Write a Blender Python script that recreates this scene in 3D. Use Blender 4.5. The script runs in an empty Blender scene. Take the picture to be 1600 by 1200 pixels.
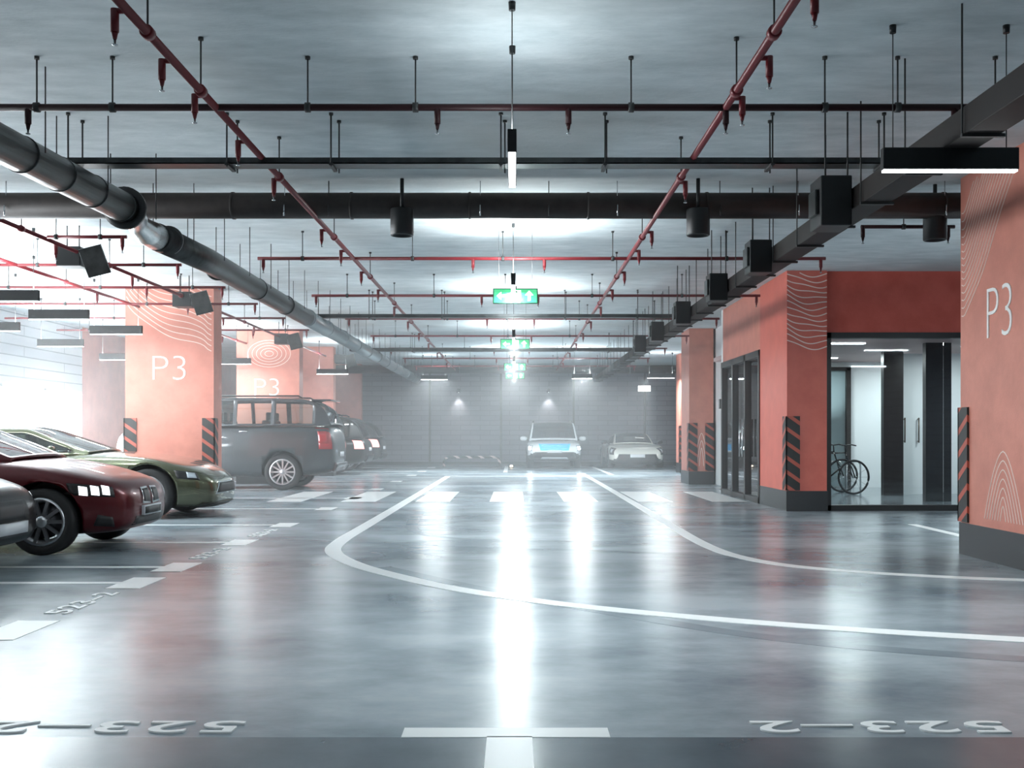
import bpy, bmesh, math, random
from mathutils import Vector, Matrix
from mathutils.bvhtree import BVHTree
random.seed(7)
SC = bpy.context.scene
COL = SC.collection
PI = math.pi
CEIL = 3.80

# ------------------------------------------------------------------ materials
def mat(name, col, rough=0.5, metal=0.0, spec=0.5, emit=None, es=0.0, coat=0.0, coat_rough=0.05):
    m = bpy.data.materials.new(name); m.use_nodes = True
    b = m.node_tree.nodes['Principled BSDF']
    b.inputs['Base Color'].default_value = (*col, 1)
    b.inputs['Roughness'].default_value = rough
    b.inputs['Metallic'].default_value = metal
    b.inputs['Specular IOR Level'].default_value = spec
    b.inputs['Coat Weight'].default_value = coat
    b.inputs['Coat Roughness'].default_value = coat_rough
    if emit:
        b.inputs['Emission Color'].default_value = (*emit, 1)
        b.inputs['Emission Strength'].default_value = es
    return m

def noisy(name, c1, c2, scale=(1, 1, 1), nscale=3.0, detail=6, rough=(0.5, 0.7), bump=0.0, bscale=20, spec=0.5, coat=0.0, lo=0.35, hi=0.65, third=None, coat_rough=.1):
    m = mat(name, c1, rough[0], spec=spec, coat=coat, coat_rough=coat_rough)
    nt = m.node_tree; N = nt.nodes; Lk = nt.links; b = N['Principled BSDF']
    tc = N.new('ShaderNodeTexCoord'); mp = N.new('ShaderNodeMapping'); mp.inputs['Scale'].default_value = scale
    Lk.new(tc.outputs['Object'], mp.inputs['Vector'])
    n = N.new('ShaderNodeTexNoise'); n.inputs['Scale'].default_value = nscale; n.inputs['Detail'].default_value = detail
    n.inputs['Roughness'].default_value = .62
    Lk.new(mp.outputs['Vector'], n.inputs['Vector'])
    r = N.new('ShaderNodeValToRGB')
    r.color_ramp.elements[0].position = lo; r.color_ramp.elements[0].color = (*c1, 1)
    r.color_ramp.elements[1].position = hi; r.color_ramp.elements[1].color = (*c2, 1)
    Lk.new(n.outputs['Fac'], r.inputs['Fac'])
    out = r.outputs['Color']
    if third:
        n3 = N.new('ShaderNodeTexNoise'); n3.inputs['Scale'].default_value = third[1]; n3.inputs['Detail'].default_value = 3
        Lk.new(tc.outputs['Object'], n3.inputs['Vector'])
        r3 = N.new('ShaderNodeValToRGB'); r3.color_ramp.elements[0].position = third[2]; r3.color_ramp.elements[1].position = third[3]
        Lk.new(n3.outputs['Fac'], r3.inputs['Fac'])
        mx = N.new('ShaderNodeMix'); mx.data_type = 'RGBA'
        Lk.new(r3.outputs['Color'], mx.inputs['Factor']); Lk.new(out, mx.inputs['A']); mx.inputs['B'].default_value = (*third[0], 1)
        out = mx.outputs['Result']
    Lk.new(out, b.inputs['Base Color'])
    mr = N.new('ShaderNodeMapRange'); mr.inputs['To Min'].default_value = rough[0]; mr.inputs['To Max'].default_value = rough[1]
    Lk.new(n.outputs['Fac'], mr.inputs['Value']); Lk.new(mr.outputs['Result'], b.inputs['Roughness'])
    if bump:
        n2 = N.new('ShaderNodeTexNoise'); n2.inputs['Scale'].default_value = bscale; n2.inputs['Detail'].default_value = 3
        Lk.new(mp.outputs['Vector'], n2.inputs['Vector'])
        bp = N.new('ShaderNodeBump'); bp.inputs['Strength'].default_value = bump; bp.inputs['Distance'].default_value = 0.02
        Lk.new(n2.outputs['Fac'], bp.inputs['Height']); Lk.new(bp.outputs['Normal'], b.inputs['Normal'])
    return m

M = {}
M['floor'] = noisy('epoxy floor', (.125, .165, .195), (.33, .38, .41), (1, 1.5, 1), .5, 8, (.19, .30), .0, 5, .38, lo=.36, hi=.60)
M['bayfloor'] = noisy('dark bay coating', (.06, .085, .105), (.11, .14, .16), (1, 1, 1), .8, 8, (.14, .24), .0, 6, .4)
M['ceiling'] = noisy('concrete slab', (.50, .56, .58), (.72, .77, .79), (1, 2.6, 1), 2.2, 9, (.7, .9), .25, 18, .2, lo=.3, hi=.72, third=((.40, .41, .40), .35, .50, .80))
M['paint'] = noisy('terracotta wall paint', (.52, .185, .135), (.62, .23, .17), (1, 1, 1), 3, 5, (.42, .52), .08, 60, .5)
M['paintmid'] = noisy('half shaded terracotta paint', (.54, .115, .082), (.62, .145, .105), (1, 1, 1), 3, 5, (.42, .52), .08, 60, .5)  # pillar paint, tone painted between its lit side and shaded front
M['paintred'] = noisy('red wall paint', (.50, .085, .060), (.58, .11, .08), (1, 1, 1), 3, 5, (.5, .6), .08, 60, .4)
M['skirt'] = mat('dark skirting paint', (.028, .03, .033), .35)
M['white'] = mat('road marking white', (.78, .80, .80), .35)
M['letter'] = mat('white lettering', (.85, .84, .82), .5)
M['contour'] = mat('pale contour line paint', (.78, .62, .55), .5)
M['redpipe'] = mat('red pipe paint', (.17, .013, .018), .4)
M['darkpipe'] = mat('dark red pipe paint', (.028, .006, .008), .5, spec=.3)
M['black'] = mat('black metal', (.012, .013, .014), .42)
M['blackgl'] = mat('black gloss', (.006, .006, .007), .12, coat=.5)
M['duct'] = noisy('dark duct steel', (.035, .037, .037), (.075, .08, .08), (1, 1, 1), 5, 4, (.28, .42), 0, 5, .6)
M['duct'].node_tree.nodes['Principled BSDF'].inputs['Metallic'].default_value = .75
M['brown'] = noisy('dark brown duct paint', (.03, .022, .020), (.05, .038, .034), (1, 1, 1), 4, 4, (.45, .6))
M['ductblack'] = mat('black duct paint', (.018, .014, .013), .55, spec=.3)
M['duct2'] = mat('hazed far duct steel', (.34, .37, .38), .3, .9)  # lighter copy of the duct steel, with haze and highlights in its colour
M['tyremark'] = noisy('tyre scuffed floor', (.15, .19, .22), (.22, .27, .30), (1, 1, 1), 1.5, 6, (.2, .3), 0, 5, .6)
M['steel'] = mat('steel', (.55, .57, .58), .25, 1)
M['rod'] = mat('threaded rod', (.06, .06, .06), .5, .5)
M['lamp'] = mat('lamp diffuser', (1, 1, 1), .5, emit=(.93, .98, 1), es=9)
M['greenglass'] = mat('exit sign face', (.02, .25, .10), .3, emit=(.16, .9, .42), es=.55)
M['signwhite'] = mat('exit sign pictogram', (1, 1, 1), .4, emit=(.9, 1, .9), es=2.6)
M['signframe'] = mat('green sign frame', (.01, .06, .03), .4)
M['rubber'] = mat('tyre rubber', (.012, .012, .013), .75)
M['alloy'] = mat('alloy rim', (.55, .56, .58), .28, .9)
M['darkalloy'] = mat('dark alloy rim', (.10, .10, .11), .3, .9)
M['trim'] = mat('black plastic trim', (.012, .012, .013), .5)
M['chrome'] = mat('chrome', (.7, .72, .74), .12, 1)
M['seat'] = mat('car seat leather', (.03, .028, .028), .6)
M['plate'] = mat('number plate', (.7, .72, .75), .4)
M['hl'] = mat('headlight lens', (.6, .65, .7), .1, .3, coat=.6)
M['hlon'] = mat('lit headlight', (1, 1, 1), .3, emit=(.75, .9, 1), es=70)
M['hllow'] = mat('glowing headlight', (.9, .9, .9), .2, emit=(.9, .95, 1), es=1.6)
M['tail'] = mat('red tail light', (.35, .01, .015), .2, coat=.5)
M['tailon'] = mat('lit tail light', (.8, .1, .1), .3, emit=(1, .45, .42), es=2.2)
M['bluegrille'] = mat('blue grille with halo glow', (.02, .30, .55), .25, .6, emit=(.03, .42, .9), es=1.2)  # emission paints the blue headlight halo onto the grille, which is no lamp
M['lobbywhite'] = mat('white lobby wall', (.80, .84, .85), .5)
M['lobbyceil'] = mat('lobby ceiling', (.55, .42, .41), .6)  # pink tint paints in red light reflected onto the ceiling
M['lobbyfloor'] = mat('lobby floor tile', (.16, .19, .21), .15)
M['slab'] = mat('dark lobby panel', (.022, .018, .017), .3)
M['gold'] = mat('bronze bar', (.10, .08, .06), .4, .6)
M['brick'] = mat('pale blockwork', (.42, .43, .46), .7)
M['panewin'] = mat('daylit frosted window', (1, 1, 1), .5, emit=(.92, .97, 1), es=17)

def brickify(m, c1, c2, cm, sx, bw, bh):
    nt = m.node_tree; N = nt.nodes; Lk = nt.links; b = N['Principled BSDF']
    tc = N.new('ShaderNodeTexCoord'); sp = N.new('ShaderNodeSeparateXYZ'); cb = N.new('ShaderNodeCombineXYZ')
    Lk.new(tc.outputs['Object'], sp.inputs[0])
    ad = N.new('ShaderNodeMath'); ad.operation = 'ADD'
    Lk.new(sp.outputs['X'], ad.inputs[0]); Lk.new(sp.outputs['Y'], ad.inputs[1])
    Lk.new(ad.outputs[0], cb.inputs['X']); Lk.new(sp.outputs['Z'], cb.inputs['Y'])
    br = N.new('ShaderNodeTexBrick'); br.inputs['Scale'].default_value = sx
    br.inputs['Brick Width'].default_value = bw; br.inputs['Row Height'].default_value = bh
    br.inputs['Mortar Size'].default_value = .012
    br.inputs['Color1'].default_value = (*c1, 1); br.inputs['Color2'].default_value = (*c2, 1); br.inputs['Mortar'].default_value = (*cm, 1)
    Lk.new(cb.outputs[0], br.inputs['Vector']); Lk.new(br.outputs['Color'], b.inputs['Base Color'])
brickify(M['brick'], (.22, .22, .26), (.28, .28, .32), (.13, .13, .16), 1, .8, .2)
M['leftwall'] = mat('grey louvred wall', (.5, .52, .54), .7)
brickify(M['leftwall'], (.50, .53, .56), (.56, .58, .60), (.25, .28, .30), 1, 4.0, .22)

# hazard stripes: slanted black bands over the wall paint
def hazard(name, c1, c2, scale):
    m = mat(name, c1, .5); nt = m.node_tree; N = nt.nodes; Lk = nt.links; b = N['Principled BSDF']
    tc = N.new('ShaderNodeTexCoord'); sp = N.new('ShaderNodeSeparateXYZ'); Lk.new(tc.outputs['Object'], sp.inputs[0])
    a = N.new('ShaderNodeMath'); a.operation = 'ADD'; Lk.new(sp.outputs['X'], a.inputs[0]); Lk.new(sp.outputs['Y'], a.inputs[1])
    s = N.new('ShaderNodeMath'); s.operation = 'MULTIPLY_ADD'; Lk.new(a.outputs[0], s.inputs[0]); s.inputs[1].default_value = .7; Lk.new(sp.outputs['Z'], s.inputs[2])
    w = N.new('ShaderNodeMath'); w.operation = 'MULTIPLY'; Lk.new(s.outputs[0], w.inputs[0]); w.inputs[1].default_value = scale
    f = N.new('ShaderNodeMath'); f.operation = 'FRACT'; Lk.new(w.outputs[0], f.inputs[0])
    g = N.new('ShaderNodeMath'); g.operation = 'GREATER_THAN'; Lk.new(f.outputs[0], g.inputs[0]); g.inputs[1].default_value = .70
    mx = N.new('ShaderNodeMix'); mx.data_type = 'RGBA'; Lk.new(g.outputs[0], mx.inputs['Factor'])
    mx.inputs['A'].default_value = (*c1, 1); mx.inputs['B'].default_value = (*c2, 1)
    Lk.new(mx.outputs['Result'], b.inputs['Base Color'])
    return m
M['hazard'] = hazard('black and red hazard stripes', (.014, .016, .016), (.42, .08, .05), 4.4)
M['hazardbw'] = hazard('black and white hazard bands', (.03, .03, .03), (.75, .6, .58), 3.1)

def glassmat(name, tint, refl=.9, rough=.02, fres=1.45):
    m = bpy.data.materials.new(name); m.use_nodes = True; nt = m.node_tree; N = nt.nodes; N.clear()
    o = N.new('ShaderNodeOutputMaterial'); t = N.new('ShaderNodeBsdfTransparent'); g = N.new('ShaderNodeBsdfGlossy')
    t.inputs['Color'].default_value = (*tint, 1); g.inputs['Color'].default_value = (refl, refl, refl, 1); g.inputs['Roughness'].default_value = rough
    f = N.new('ShaderNodeFresnel'); f.inputs['IOR'].default_value = fres; mx = N.new('ShaderNodeMixShader')
    nt.links.new(f.outputs[0], mx.inputs[0]); nt.links.new(t.outputs[0], mx.inputs[1]); nt.links.new(g.outputs[0], mx.inputs[2])
    nt.links.new(mx.outputs[0], o.inputs['Surface'])
    return m
M['glass'] = glassmat('clear glazing', (.90, .95, .96))
M['carglass'] = glassmat('tinted car glass', (.72, .80, .80), fres=1.6)
M['carglassdark'] = glassmat('dark car glass', (.03, .08, .10), fres=1.5, refl=.7)

# ------------------------------------------------------------------ mesh helpers
class MB:
    def __init__(s): s.bm = bmesh.new()
    def box(s, x0, x1, y0, y1, z0, z1, mtx=None):
        vs = [s.bm.verts.new((x, y, z)) for x in (x0, x1) for y in (y0, y1) for z in (z0, z1)]
        for f in ((0, 1, 3, 2), (4, 6, 7, 5), (0, 4, 5, 1), (2, 3, 7, 6), (0, 2, 6, 4), (1, 5, 7, 3)):
            s.bm.faces.new([vs[i] for i in f])
        if mtx: bmesh.ops.transform(s.bm, matrix=mtx, verts=vs)
        return s
    def tube(s, pts, r, n=12, closed=False):
        pts = [Vector(p) for p in pts]; rings = []
        m = len(pts)
        for i, p in enumerate(pts):
            if closed: d = pts[(i + 1) % m] - pts[i - 1]
            else: d = (pts[min(i + 1, m - 1)] - pts[max(i - 1, 0)])
            d.normalize()
            up = Vector((0, 0, 1)) if abs(d.z) < .95 else Vector((1, 0, 0))
            a = d.cross(up).normalized(); b = d.cross(a).normalized()
            rr = r[i] if isinstance(r, (list, tuple)) else r
            rings.append([s.bm.verts.new(p + a * math.cos(2 * PI * k / n) * rr + b * math.sin(2 * PI * k / n) * rr) for k in range(n)])
        for i in range(m if closed else m - 1):
            A = rings[i]; B = rings[(i + 1) % m]
            for k in range(n):
                s.bm.faces.new((A[k], A[(k + 1) % n], B[(k + 1) % n], B[k])).smooth = True
        if not closed:
            s.bm.faces.new(list(reversed(rings[0]))); s.bm.faces.new(rings[-1])
        return s
    def lathe(s, prof, n=32, axis='Z', mtx=None, mi=0, cap=True):
        rings = []
        for (r, h) in prof:
            ring = []
            for k in range(n):
                a = 2 * PI * k / n; c, d = math.cos(a) * r, math.sin(a) * r
                ring.append(s.bm.verts.new({'Z': (c, d, h), 'Y': (c, h, d), 'X': (h, c, d)}[axis]))
            rings.append(ring)
        for A, B in zip(rings, rings[1:]):
            for k in range(n):
                f = s.bm.faces.new((A[k], A[(k + 1) % n], B[(k + 1) % n], B[k])); f.smooth = True; f.material_index = mi
        if cap and prof[0][0] > 1e-5: s.bm.faces.new(list(reversed(rings[0])))
        if cap and prof[-1][0] > 1e-5: s.bm.faces.new(rings[-1])
        if mtx: bmesh.ops.transform(s.bm, matrix=mtx, verts=[v for r in rings for v in r])
        return s
    def ribbon(s, pts, w, z0, z1):
        pts = [Vector((p[0], p[1])) for p in pts]; L = []; R = []
        for i, p in enumerate(pts):
            d = (pts[min(i + 1, len(pts) - 1)] - pts[max(i - 1, 0)]).normalized(); nn = Vector((-d.y, d.x)) * w / 2
            L.append(p + nn); R.append(p - nn)
        tl = [s.bm.verts.new((p.x, p.y, z1)) for p in L]; tr = [s.bm.verts.new((p.x, p.y, z1)) for p in R]
        bl = [s.bm.verts.new((p.x, p.y, z0)) for p in L]; br = [s.bm.verts.new((p.x, p.y, z0)) for p in R]
        for i in range(len(pts) - 1):
            s.bm.faces.new((tl[i], tr[i], tr[i + 1], tl[i + 1])); s.bm.faces.new((bl[i], tl[i], tl[i + 1], bl[i + 1])); s.bm.faces.new((tr[i], br[i], br[i + 1], tr[i + 1]))
        return s
    def poly(s, pts):
        s.bm.faces.new([s.bm.verts.new(p) for p in pts]); return s
    def build(s, name, material, parent=None, bevel=0, mats=None, normals=True):
        if normals: bmesh.ops.recalc_face_normals(s.bm, faces=s.bm.faces)
        me = bpy.data.meshes.new(name); s.bm.to_mesh(me); s.bm.free()
        for mm in (mats or [material]): me.materials.append(mm)
        o = bpy.data.objects.new(name, me); COL.objects.link(o)
        if parent: o.parent = parent
        if bevel:
            b = o.modifiers.new('b', 'BEVEL'); b.width = bevel; b.segments = 2; b.limit_method = 'ANGLE'; b.angle_limit = .6
        return o

def tag(o, label=None, cat=None, group=None, kind=None):
    if label: o['label'] = label
    if cat: o['category'] = cat
    if group: o['group'] = group
    if kind: o['kind'] = kind
    return o
def empty(name, loc=(0, 0, 0), rz=0, label=None, cat=None, group=None, kind=None):
    o = bpy.data.objects.new(name, None); COL.objects.link(o); o.location = loc; o.rotation_euler = (0, 0, rz)
    o.empty_display_size = .2
    return tag(o, label, cat, group, kind)
def copy_tree(o, parent=None):
    c = o.copy(); COL.objects.link(c)
    if parent is not None: c.parent = parent
    for ch in list(o.children): copy_tree(ch, c)
    return c
def box(name, x0, x1, y0, y1, z0, z1, m, parent=None, bevel=0):
    return MB().box(x0, x1, y0, y1, z0, z1).build(name, m, parent, bevel)
def struct(o, label=None):
    o['kind'] = 'structure'
    if label: o['label'] = label
    return o

def text(name, body, center, right, up, width, height, m, parent=None, off=.0, bold=0.0, spacing=1.0):
    """lettering as a thin solid, centred, fitted to width x height (metres)"""
    cu = bpy.data.curves.new(name, 'FONT'); cu.body = body; cu.size = 1; cu.extrude = .004; cu.offset = bold; cu.space_character = spacing
    cu.resolution_u = 4
    t = bpy.data.objects.new('tmp', cu); COL.objects.link(t)
    dg = bpy.context.evaluated_depsgraph_get()
    me = bpy.data.meshes.new_from_object(t.evaluated_get(dg)); bpy.data.objects.remove(t); me.name = name
    xs = [v.co.x for v in me.vertices]; ys = [v.co.y for v in me.vertices]
    cx, cy = (min(xs) + max(xs)) / 2, (min(ys) + max(ys)) / 2
    sx, sy = width / (max(xs) - min(xs)), height / (max(ys) - min(ys))
    r = Vector(right).normalized(); u = Vector(up).normalized(); n = r.cross(u); c = Vector(center)
    for v in me.vertices:
        v.co = c + r * (v.co.x - cx) * sx + u * (v.co.y - cy) * sy + n * (off + v.co.z)
    me.materials.clear(); me.materials.append(m)
    o = bpy.data.objects.new(name, me); COL.objects.link(o)
    if parent: o.parent = parent
    return o

# ------------------------------------------------------------------ the shell
FL = struct(box('floor', -10.4, 10.5, -5, 43.0, -.1, 0, M['floor']), 'glossy grey-blue coated parking garage floor')
struct(box('ceiling', -10.6, 10.7, -5.2, 43.2, CEIL, CEIL + .2, M['ceiling']), 'mottled grey raw concrete ceiling slab')
wb = struct(box('wall_back', -10.4, 10.5, 43.0, 43.2, 0, CEIL, M['brick']), 'grey block wall at the far end behind the white cars')
for x in (-6.4, -3.45, -.55, 2.4, 5.3):
    box('wall_joint', x - .04, x + .04, 42.96, 43.0, 0, CEIL, M['brown'], wb)
box('wall_band', -10.4, 10.5, 42.9, 43.0, 0, .12, M['skirt'], wb)
struct(box('wall_front', -10.6, 10.7, -5.2, -5.0, 0, CEIL, M['brick']))
struct(box('wall_right', 10.5, 10.7, -5, 43, 0, CEIL, M['brick']))
wl = MB()
WY = [7.4 + 2.0 * k for k in range(10)]           # window bays along the left wall
wl.box(-10.6, -10.4, -5, 7.4, 0, CEIL)
wl.box(-10.6, -10.4, 7.4, 25.4, 2.25, CEIL); wl.box(-10.6, -10.4, 7.4, 25.4, 0, .55)
WL = struct(wl.build('wall_left', M['leftwall']), 'pale grey ribbed wall above the bright windows on the left')
struct(box('wall_left_red', -10.6, -10.4, 25.4, 43, 0, CEIL, M['paint']), 'terracotta stretch of left wall past the windows')
for k in range(9):
    y0, y1 = WY[k], WY[k + 1]
    w = struct(box('window_%d' % (k + 1), -10.56, -10.52, y0 + .04, y1 - .04, .58, 2.22, M['panewin']), 'bright daylit window in the left wall')
    f = MB(); f.box(-10.56, -10.40, y0, y0 + .05, .55, 2.25); f.box(-10.56, -10.40, y1 - .05, y1, .55, 2.25)
    f.box(-10.56, -10.40, y0, y1, .55, .60); f.box(-10.56, -10.40, y0, y1, 2.20, 2.25)
    f.build('window_frame', M['lobbywhite'], w)

# floor paint, all part of the floor
bay = box('bay_coating', -10.4, 10.5, -5, 4.19, 0, .0015, M['bayfloor'], FL)
T = .003
def mark(name, pts, w): return MB().ribbon(pts, w, 0, T).build(name, M['white'], FL)
def crom(P, n=10):
    P = [Vector(p) for p in P]; P = [2 * P[0] - P[1]] + P + [2 * P[-1] - P[-2]]; out = []
    for i in range(1, len(P) - 2):
        a, b, c, d = P[i - 1:i + 3]
        for k in range(n):
            t = k / n
            out.append(.5 * ((2 * b) + (c - a) * t + (2 * a - 5 * b + 4 * c - d) * t * t + (3 * b - a - 3 * c + d) * t ** 3))
    out.append(P[-2]); return out
mark('lane_line', crom([(-1.95, 31), (-1.95, 25), (-1.96, 18), (-1.97, 14), (-1.97, 12), (-1.86, 10.85), (-1.45, 9.75), (-.87, 8.8), (-.42, 8.2), (.21, 7.6), (.85, 7.15), (1.8, 6.64), (2.98, 6.19), (5, 5.6), (8, 5.1)]), .17)
mark('lane_line', crom([(2.12, 33), (2.12, 26), (2.1, 18), (2.08, 14), (2.07, 12.2), (2.12, 11.0), (2.25, 10.3), (2.5, 9.75), (2.9, 9.35), (3.4, 9.05), (4.2, 8.75), (6, 8.4)]), .15)
for k in range(-3, 6):
    x = .30 + 1.34 * (k - 1) + .6
    mark('crosswalk_stripe', [(x + .3, 19.0), (x + .3, 22.4)], .62)
for y in (6.5, 8.57, 9.6, 11.8, 14.1, 17.2, 20.1, 23.4, 27.4, 31.5, 35.0, 39.0):
    mark('bay_line', [(-8.6, y), (-3.2, y)], .11)
    mark('bay_end_dash', [(-3.07, y - .32), (-3.07, y + .32)], .27)
mark('bay_end_dash', [(-.45, 4.255), (.38, 4.255)], .135)
mark('bay_line', [(-.02, -4.5), (-.02, 4.2)], .18)
for x in (-2.75, 2.68, 5.4): mark('bay_line', [(x, -4.5), (x, 4.2)], .18); mark('bay_end_dash', [(x - .42, 4.255), (x + .42, 4.255)], .135)
mark('bay_line', [(5.3, 11.2), (5.35, 14.2)], .12)
mark('bay_line', [(2.95, 32), (2.95, 41)], .14); mark('bay_line', [(6.2, 32), (6.2, 41)], .14); mark('bay_line', [(-.3, 34), (-.3, 41)], .14)
for P in ([(-1.2, 9.6), (-.3, 8.3), (.6, 7.2), (1.6, 6.2), (2.9, 5.6), (4.6, 5.2)], [(-3, 12.2), (-1, 11.6), (.2, 11.2), (1.5, 10.7), (3.0, 10.0), (4.4, 9.6)], [(-1.5, 17), (-1.3, 13.5), (-.6, 12.2), (.8, 11.9)]):
    MB().ribbon(crom(P), .16, 0, .0012).build('tyre_mark', M['tyremark'], FL)
mark('stop_line', [(-1.9, 30.9), (2.1, 30.9)], .25)
for cx in (1.50, -1.64):
    text('bay_number', '523–2', (cx, 4.33, T), (-1, 0, 0), (0, -1, 0), 1.04, .17, M['white'], FL, bold=.012, spacing=1.1)
for cy in (7.55, 10.7, 12.95):
    text('bay_number', '523–2', (-3.08, cy, T), (0, 1, 0), (-1, 0, 0), .95, .17, M['white'], FL, bold=.012, spacing=1.1)

# ------------------------------------------------------------------ pillars
def face_ribbon(mb, pts, w, P):
    """thin painted line on a face; P maps (u,v,h) to world"""
    pts = [Vector(p) for p in pts]; rows = []
    for i, p in enumerate(pts):
        d = (pts[min(i + 1, len(pts) - 1)] - pts[max(i - 1, 0)]).normalized(); n = Vector((-d.y, d.x)) * w / 2
        rows.append([mb.bm.verts.new(P(p.x + n.x * a, p.y + n.y * a, h)) for a, h in ((1, 0), (1, .003), (-1, .003), (-1, 0))])
    for A, B in zip(rows, rows[1:]):
        for k in range(3): mb.bm.faces.new((A[k], A[k + 1], B[k + 1], B[k]))

def pillar(x0, x1, y0, y1, label, lines=None, number=None, guards=(), mtl='paint', gtop=1.5):
    t = empty('pillar', ((x0 + x1) / 2, (y0 + y1) / 2, 0), 0, label, 'pillar', 'terracotta pillars')
    inv = Matrix.Translation(-t.location)
    def loc(o): o.data.transform(inv); return o
    loc(box('shaft', x0, x1, y0, y1, 0, CEIL, M[mtl], t))
    e = .012
    loc(box('skirting', x0 - e, x1 + e, y0 - e, y1 + e, 0, .32, M['skirt'], t))
    for (sx, sy) in guards:
        g = MB(); cx = x0 if sx < 0 else x1; cy = y0 if sy < 0 else y1; w = .2; h = .022
        gx0, gx1 = (cx - h, cx + w) if sx < 0 else (cx - w, cx + h)
        gy0, gy1 = (cy - h, cy) if sy < 0 else (cy, cy + h)
        g.box(gx0, gx1, gy0, gy1, .33, gtop)
        gy0, gy1 = (cy - h, cy + w) if sy < 0 else (cy - w, cy + h)
        gx0, gx1 = (cx - h, cx) if sx < 0 else (cx, cx + h)
        g.box(gx0, gx1, gy0, gy1, .33, gtop)
        loc(g.build('corner_guard', M['hazard'], t))
    if lines:
        for (face, curves, w) in lines:
            if face == 'front': P = lambda u, v, h: (x0 + u, y0 - h, v)
            else: P = lambda u, v, h: (x0 - h, y1 - u, v)
            mb = MB()
            for c in curves: face_ribbon(mb, c, w, P)
            loc(mb.build('contour_lines', M['contour'], t))
    if number:
        face, u, v, w, h = number
        if face == 'front': loc(text('level_number', 'P3', (x0 + u, y0, v), (1, 0, 0), (0, 0, 1), w, h, M['letter'], t, .004, bold=-.022))
        else: loc(text('level_number', 'P3', (x0, y1 - u, v), (0, -1, 0), (0, 0, 1), w, h, M['letter'], t, .004, bold=-.022))
    return t
def clip(c, z1=CEIL - .02, z0=.34):
    return [p for p in c if z0 < p[1] < z1]
# left pillar: lines sweeping down to the right, curling at the left
def waves_left(W):
    out = []
    for k in range(16):
        c = []
        for i in range(25):
            s = i / 24; u = .02 + (W - .06) * s
            v = 3.30 - .60 * s ** .85 + .10 * k + .035 * math.sin(s * 9 + k * .25) - .05 * math.exp(-((s - .98) / .05) ** 2) + .22 * math.exp(-s * 9)
            c.append((u, v))
        c = clip(c)
        if len(c) > 2: out.append(c)
    return out
def waves_u(W):
    out = []
    for k in range(15):
        c = []
        for i in range(20):
            s = i / 19
            v = 2.70 - .13 * (1 - ((s - .72) / .72) ** 2) + .088 * k + .02 * math.sin(s * 7 + k)
            c.append((W * s, v))
        c = clip(c)
        if len(c) > 2: out.append(c)
    return out
def fan_near():
    out = []
    for k in range(15):
        c = []
        for i in range(30):
            s = i / 29; u = .03 + 1.15 * s
            v = 2.38 + .045 * math.exp(-((u - .0) / .03) ** 1) + .075 * k + 1.15 * max(0, u - .09) ** 1.15 * (1 + .02 * k) + .02 * math.sin(u * 9 + .4 * k)
            c.append((u, v))
        c = clip(c, CEIL - .05)
        if len(c) > 2: out.append(c)
    return out
def arches(u0, n, dw, base, top, dh):
    out = []
    for k in range(n):
        hw = dw * (k + 1); tz = top - dh * (n - 1 - k)
        out.append([(u0 + hw * a / 10, base + (tz - base) * (1 - abs(a / 10) ** 1.7)) for a in range(-10, 11)])
    return out
LW = 1.55
pillar(-6.82, -5.27, 18.5, 19.0, 'wide terracotta pillar marked P3 beside the green sports car, nearest on the left',
       [('front', waves_left(LW), .014)], ('front', .77, 2.38, .58, .42), ((1, -1), (-1, -1)))
pillar(-6.82, -5.28, 25.9, 26.35, 'terracotta pillar with P3 seen just above the dark off-roader roof',
       [('front', [[(.8 + .35 * r * math.cos(a * PI / 12), 3.2 + .22 * r * math.sin(a * PI / 12)) for a in range(25)] for r in (.3, .6, .9, 1.2, 1.5)], .014)],
       ('front', .74, 2.38, .60, .42), ((1, -1),))
pillar(-6.7, -5.32, 31.0, 31.4, 'third terracotta pillar along the left row, partly behind the off-roader', guards=((1, -1),))
pillar(-7.0, -5.62, 38.6, 39.0, 'farthest terracotta pillar on the left near the grey end wall', guards=((1, -1),))
pillar(4.52, 5.35, 8.9, 10.7, 'large terracotta pillar at the right edge with P3 and fanned contour lines',
       [('side', fan_near(), .011), ('side', [[(u, v) for u, v in c] for c in arches(.93, 7, .055, .40, 1.05, .085)], .011)], ('side', .86, 2.36, .50, .48), ((-1, 1),), gtop=1.48)
pillar(4.30, 4.93, 16.67, 18.5, 'slim pillar left of the glazed lobby with wavy lines at its top',
       [('front', waves_u(.63), .016)], None, ((-1, -1),), mtl='paintmid')
pillar(4.25, 4.84, 25.7, 26.9, 'slim terracotta pillar beyond the lobby doors with flame lines at its foot',
       [('front', [c for c in arches(.3, 3, .055, .45, 1.25, .18)], .014)], None, ((-1, -1), (1, -1)))
pillar(5.25, 5.9, 33.5, 34.3, 'far pillar on the right beside the low white sports car', guards=((-1, -1),))

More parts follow.
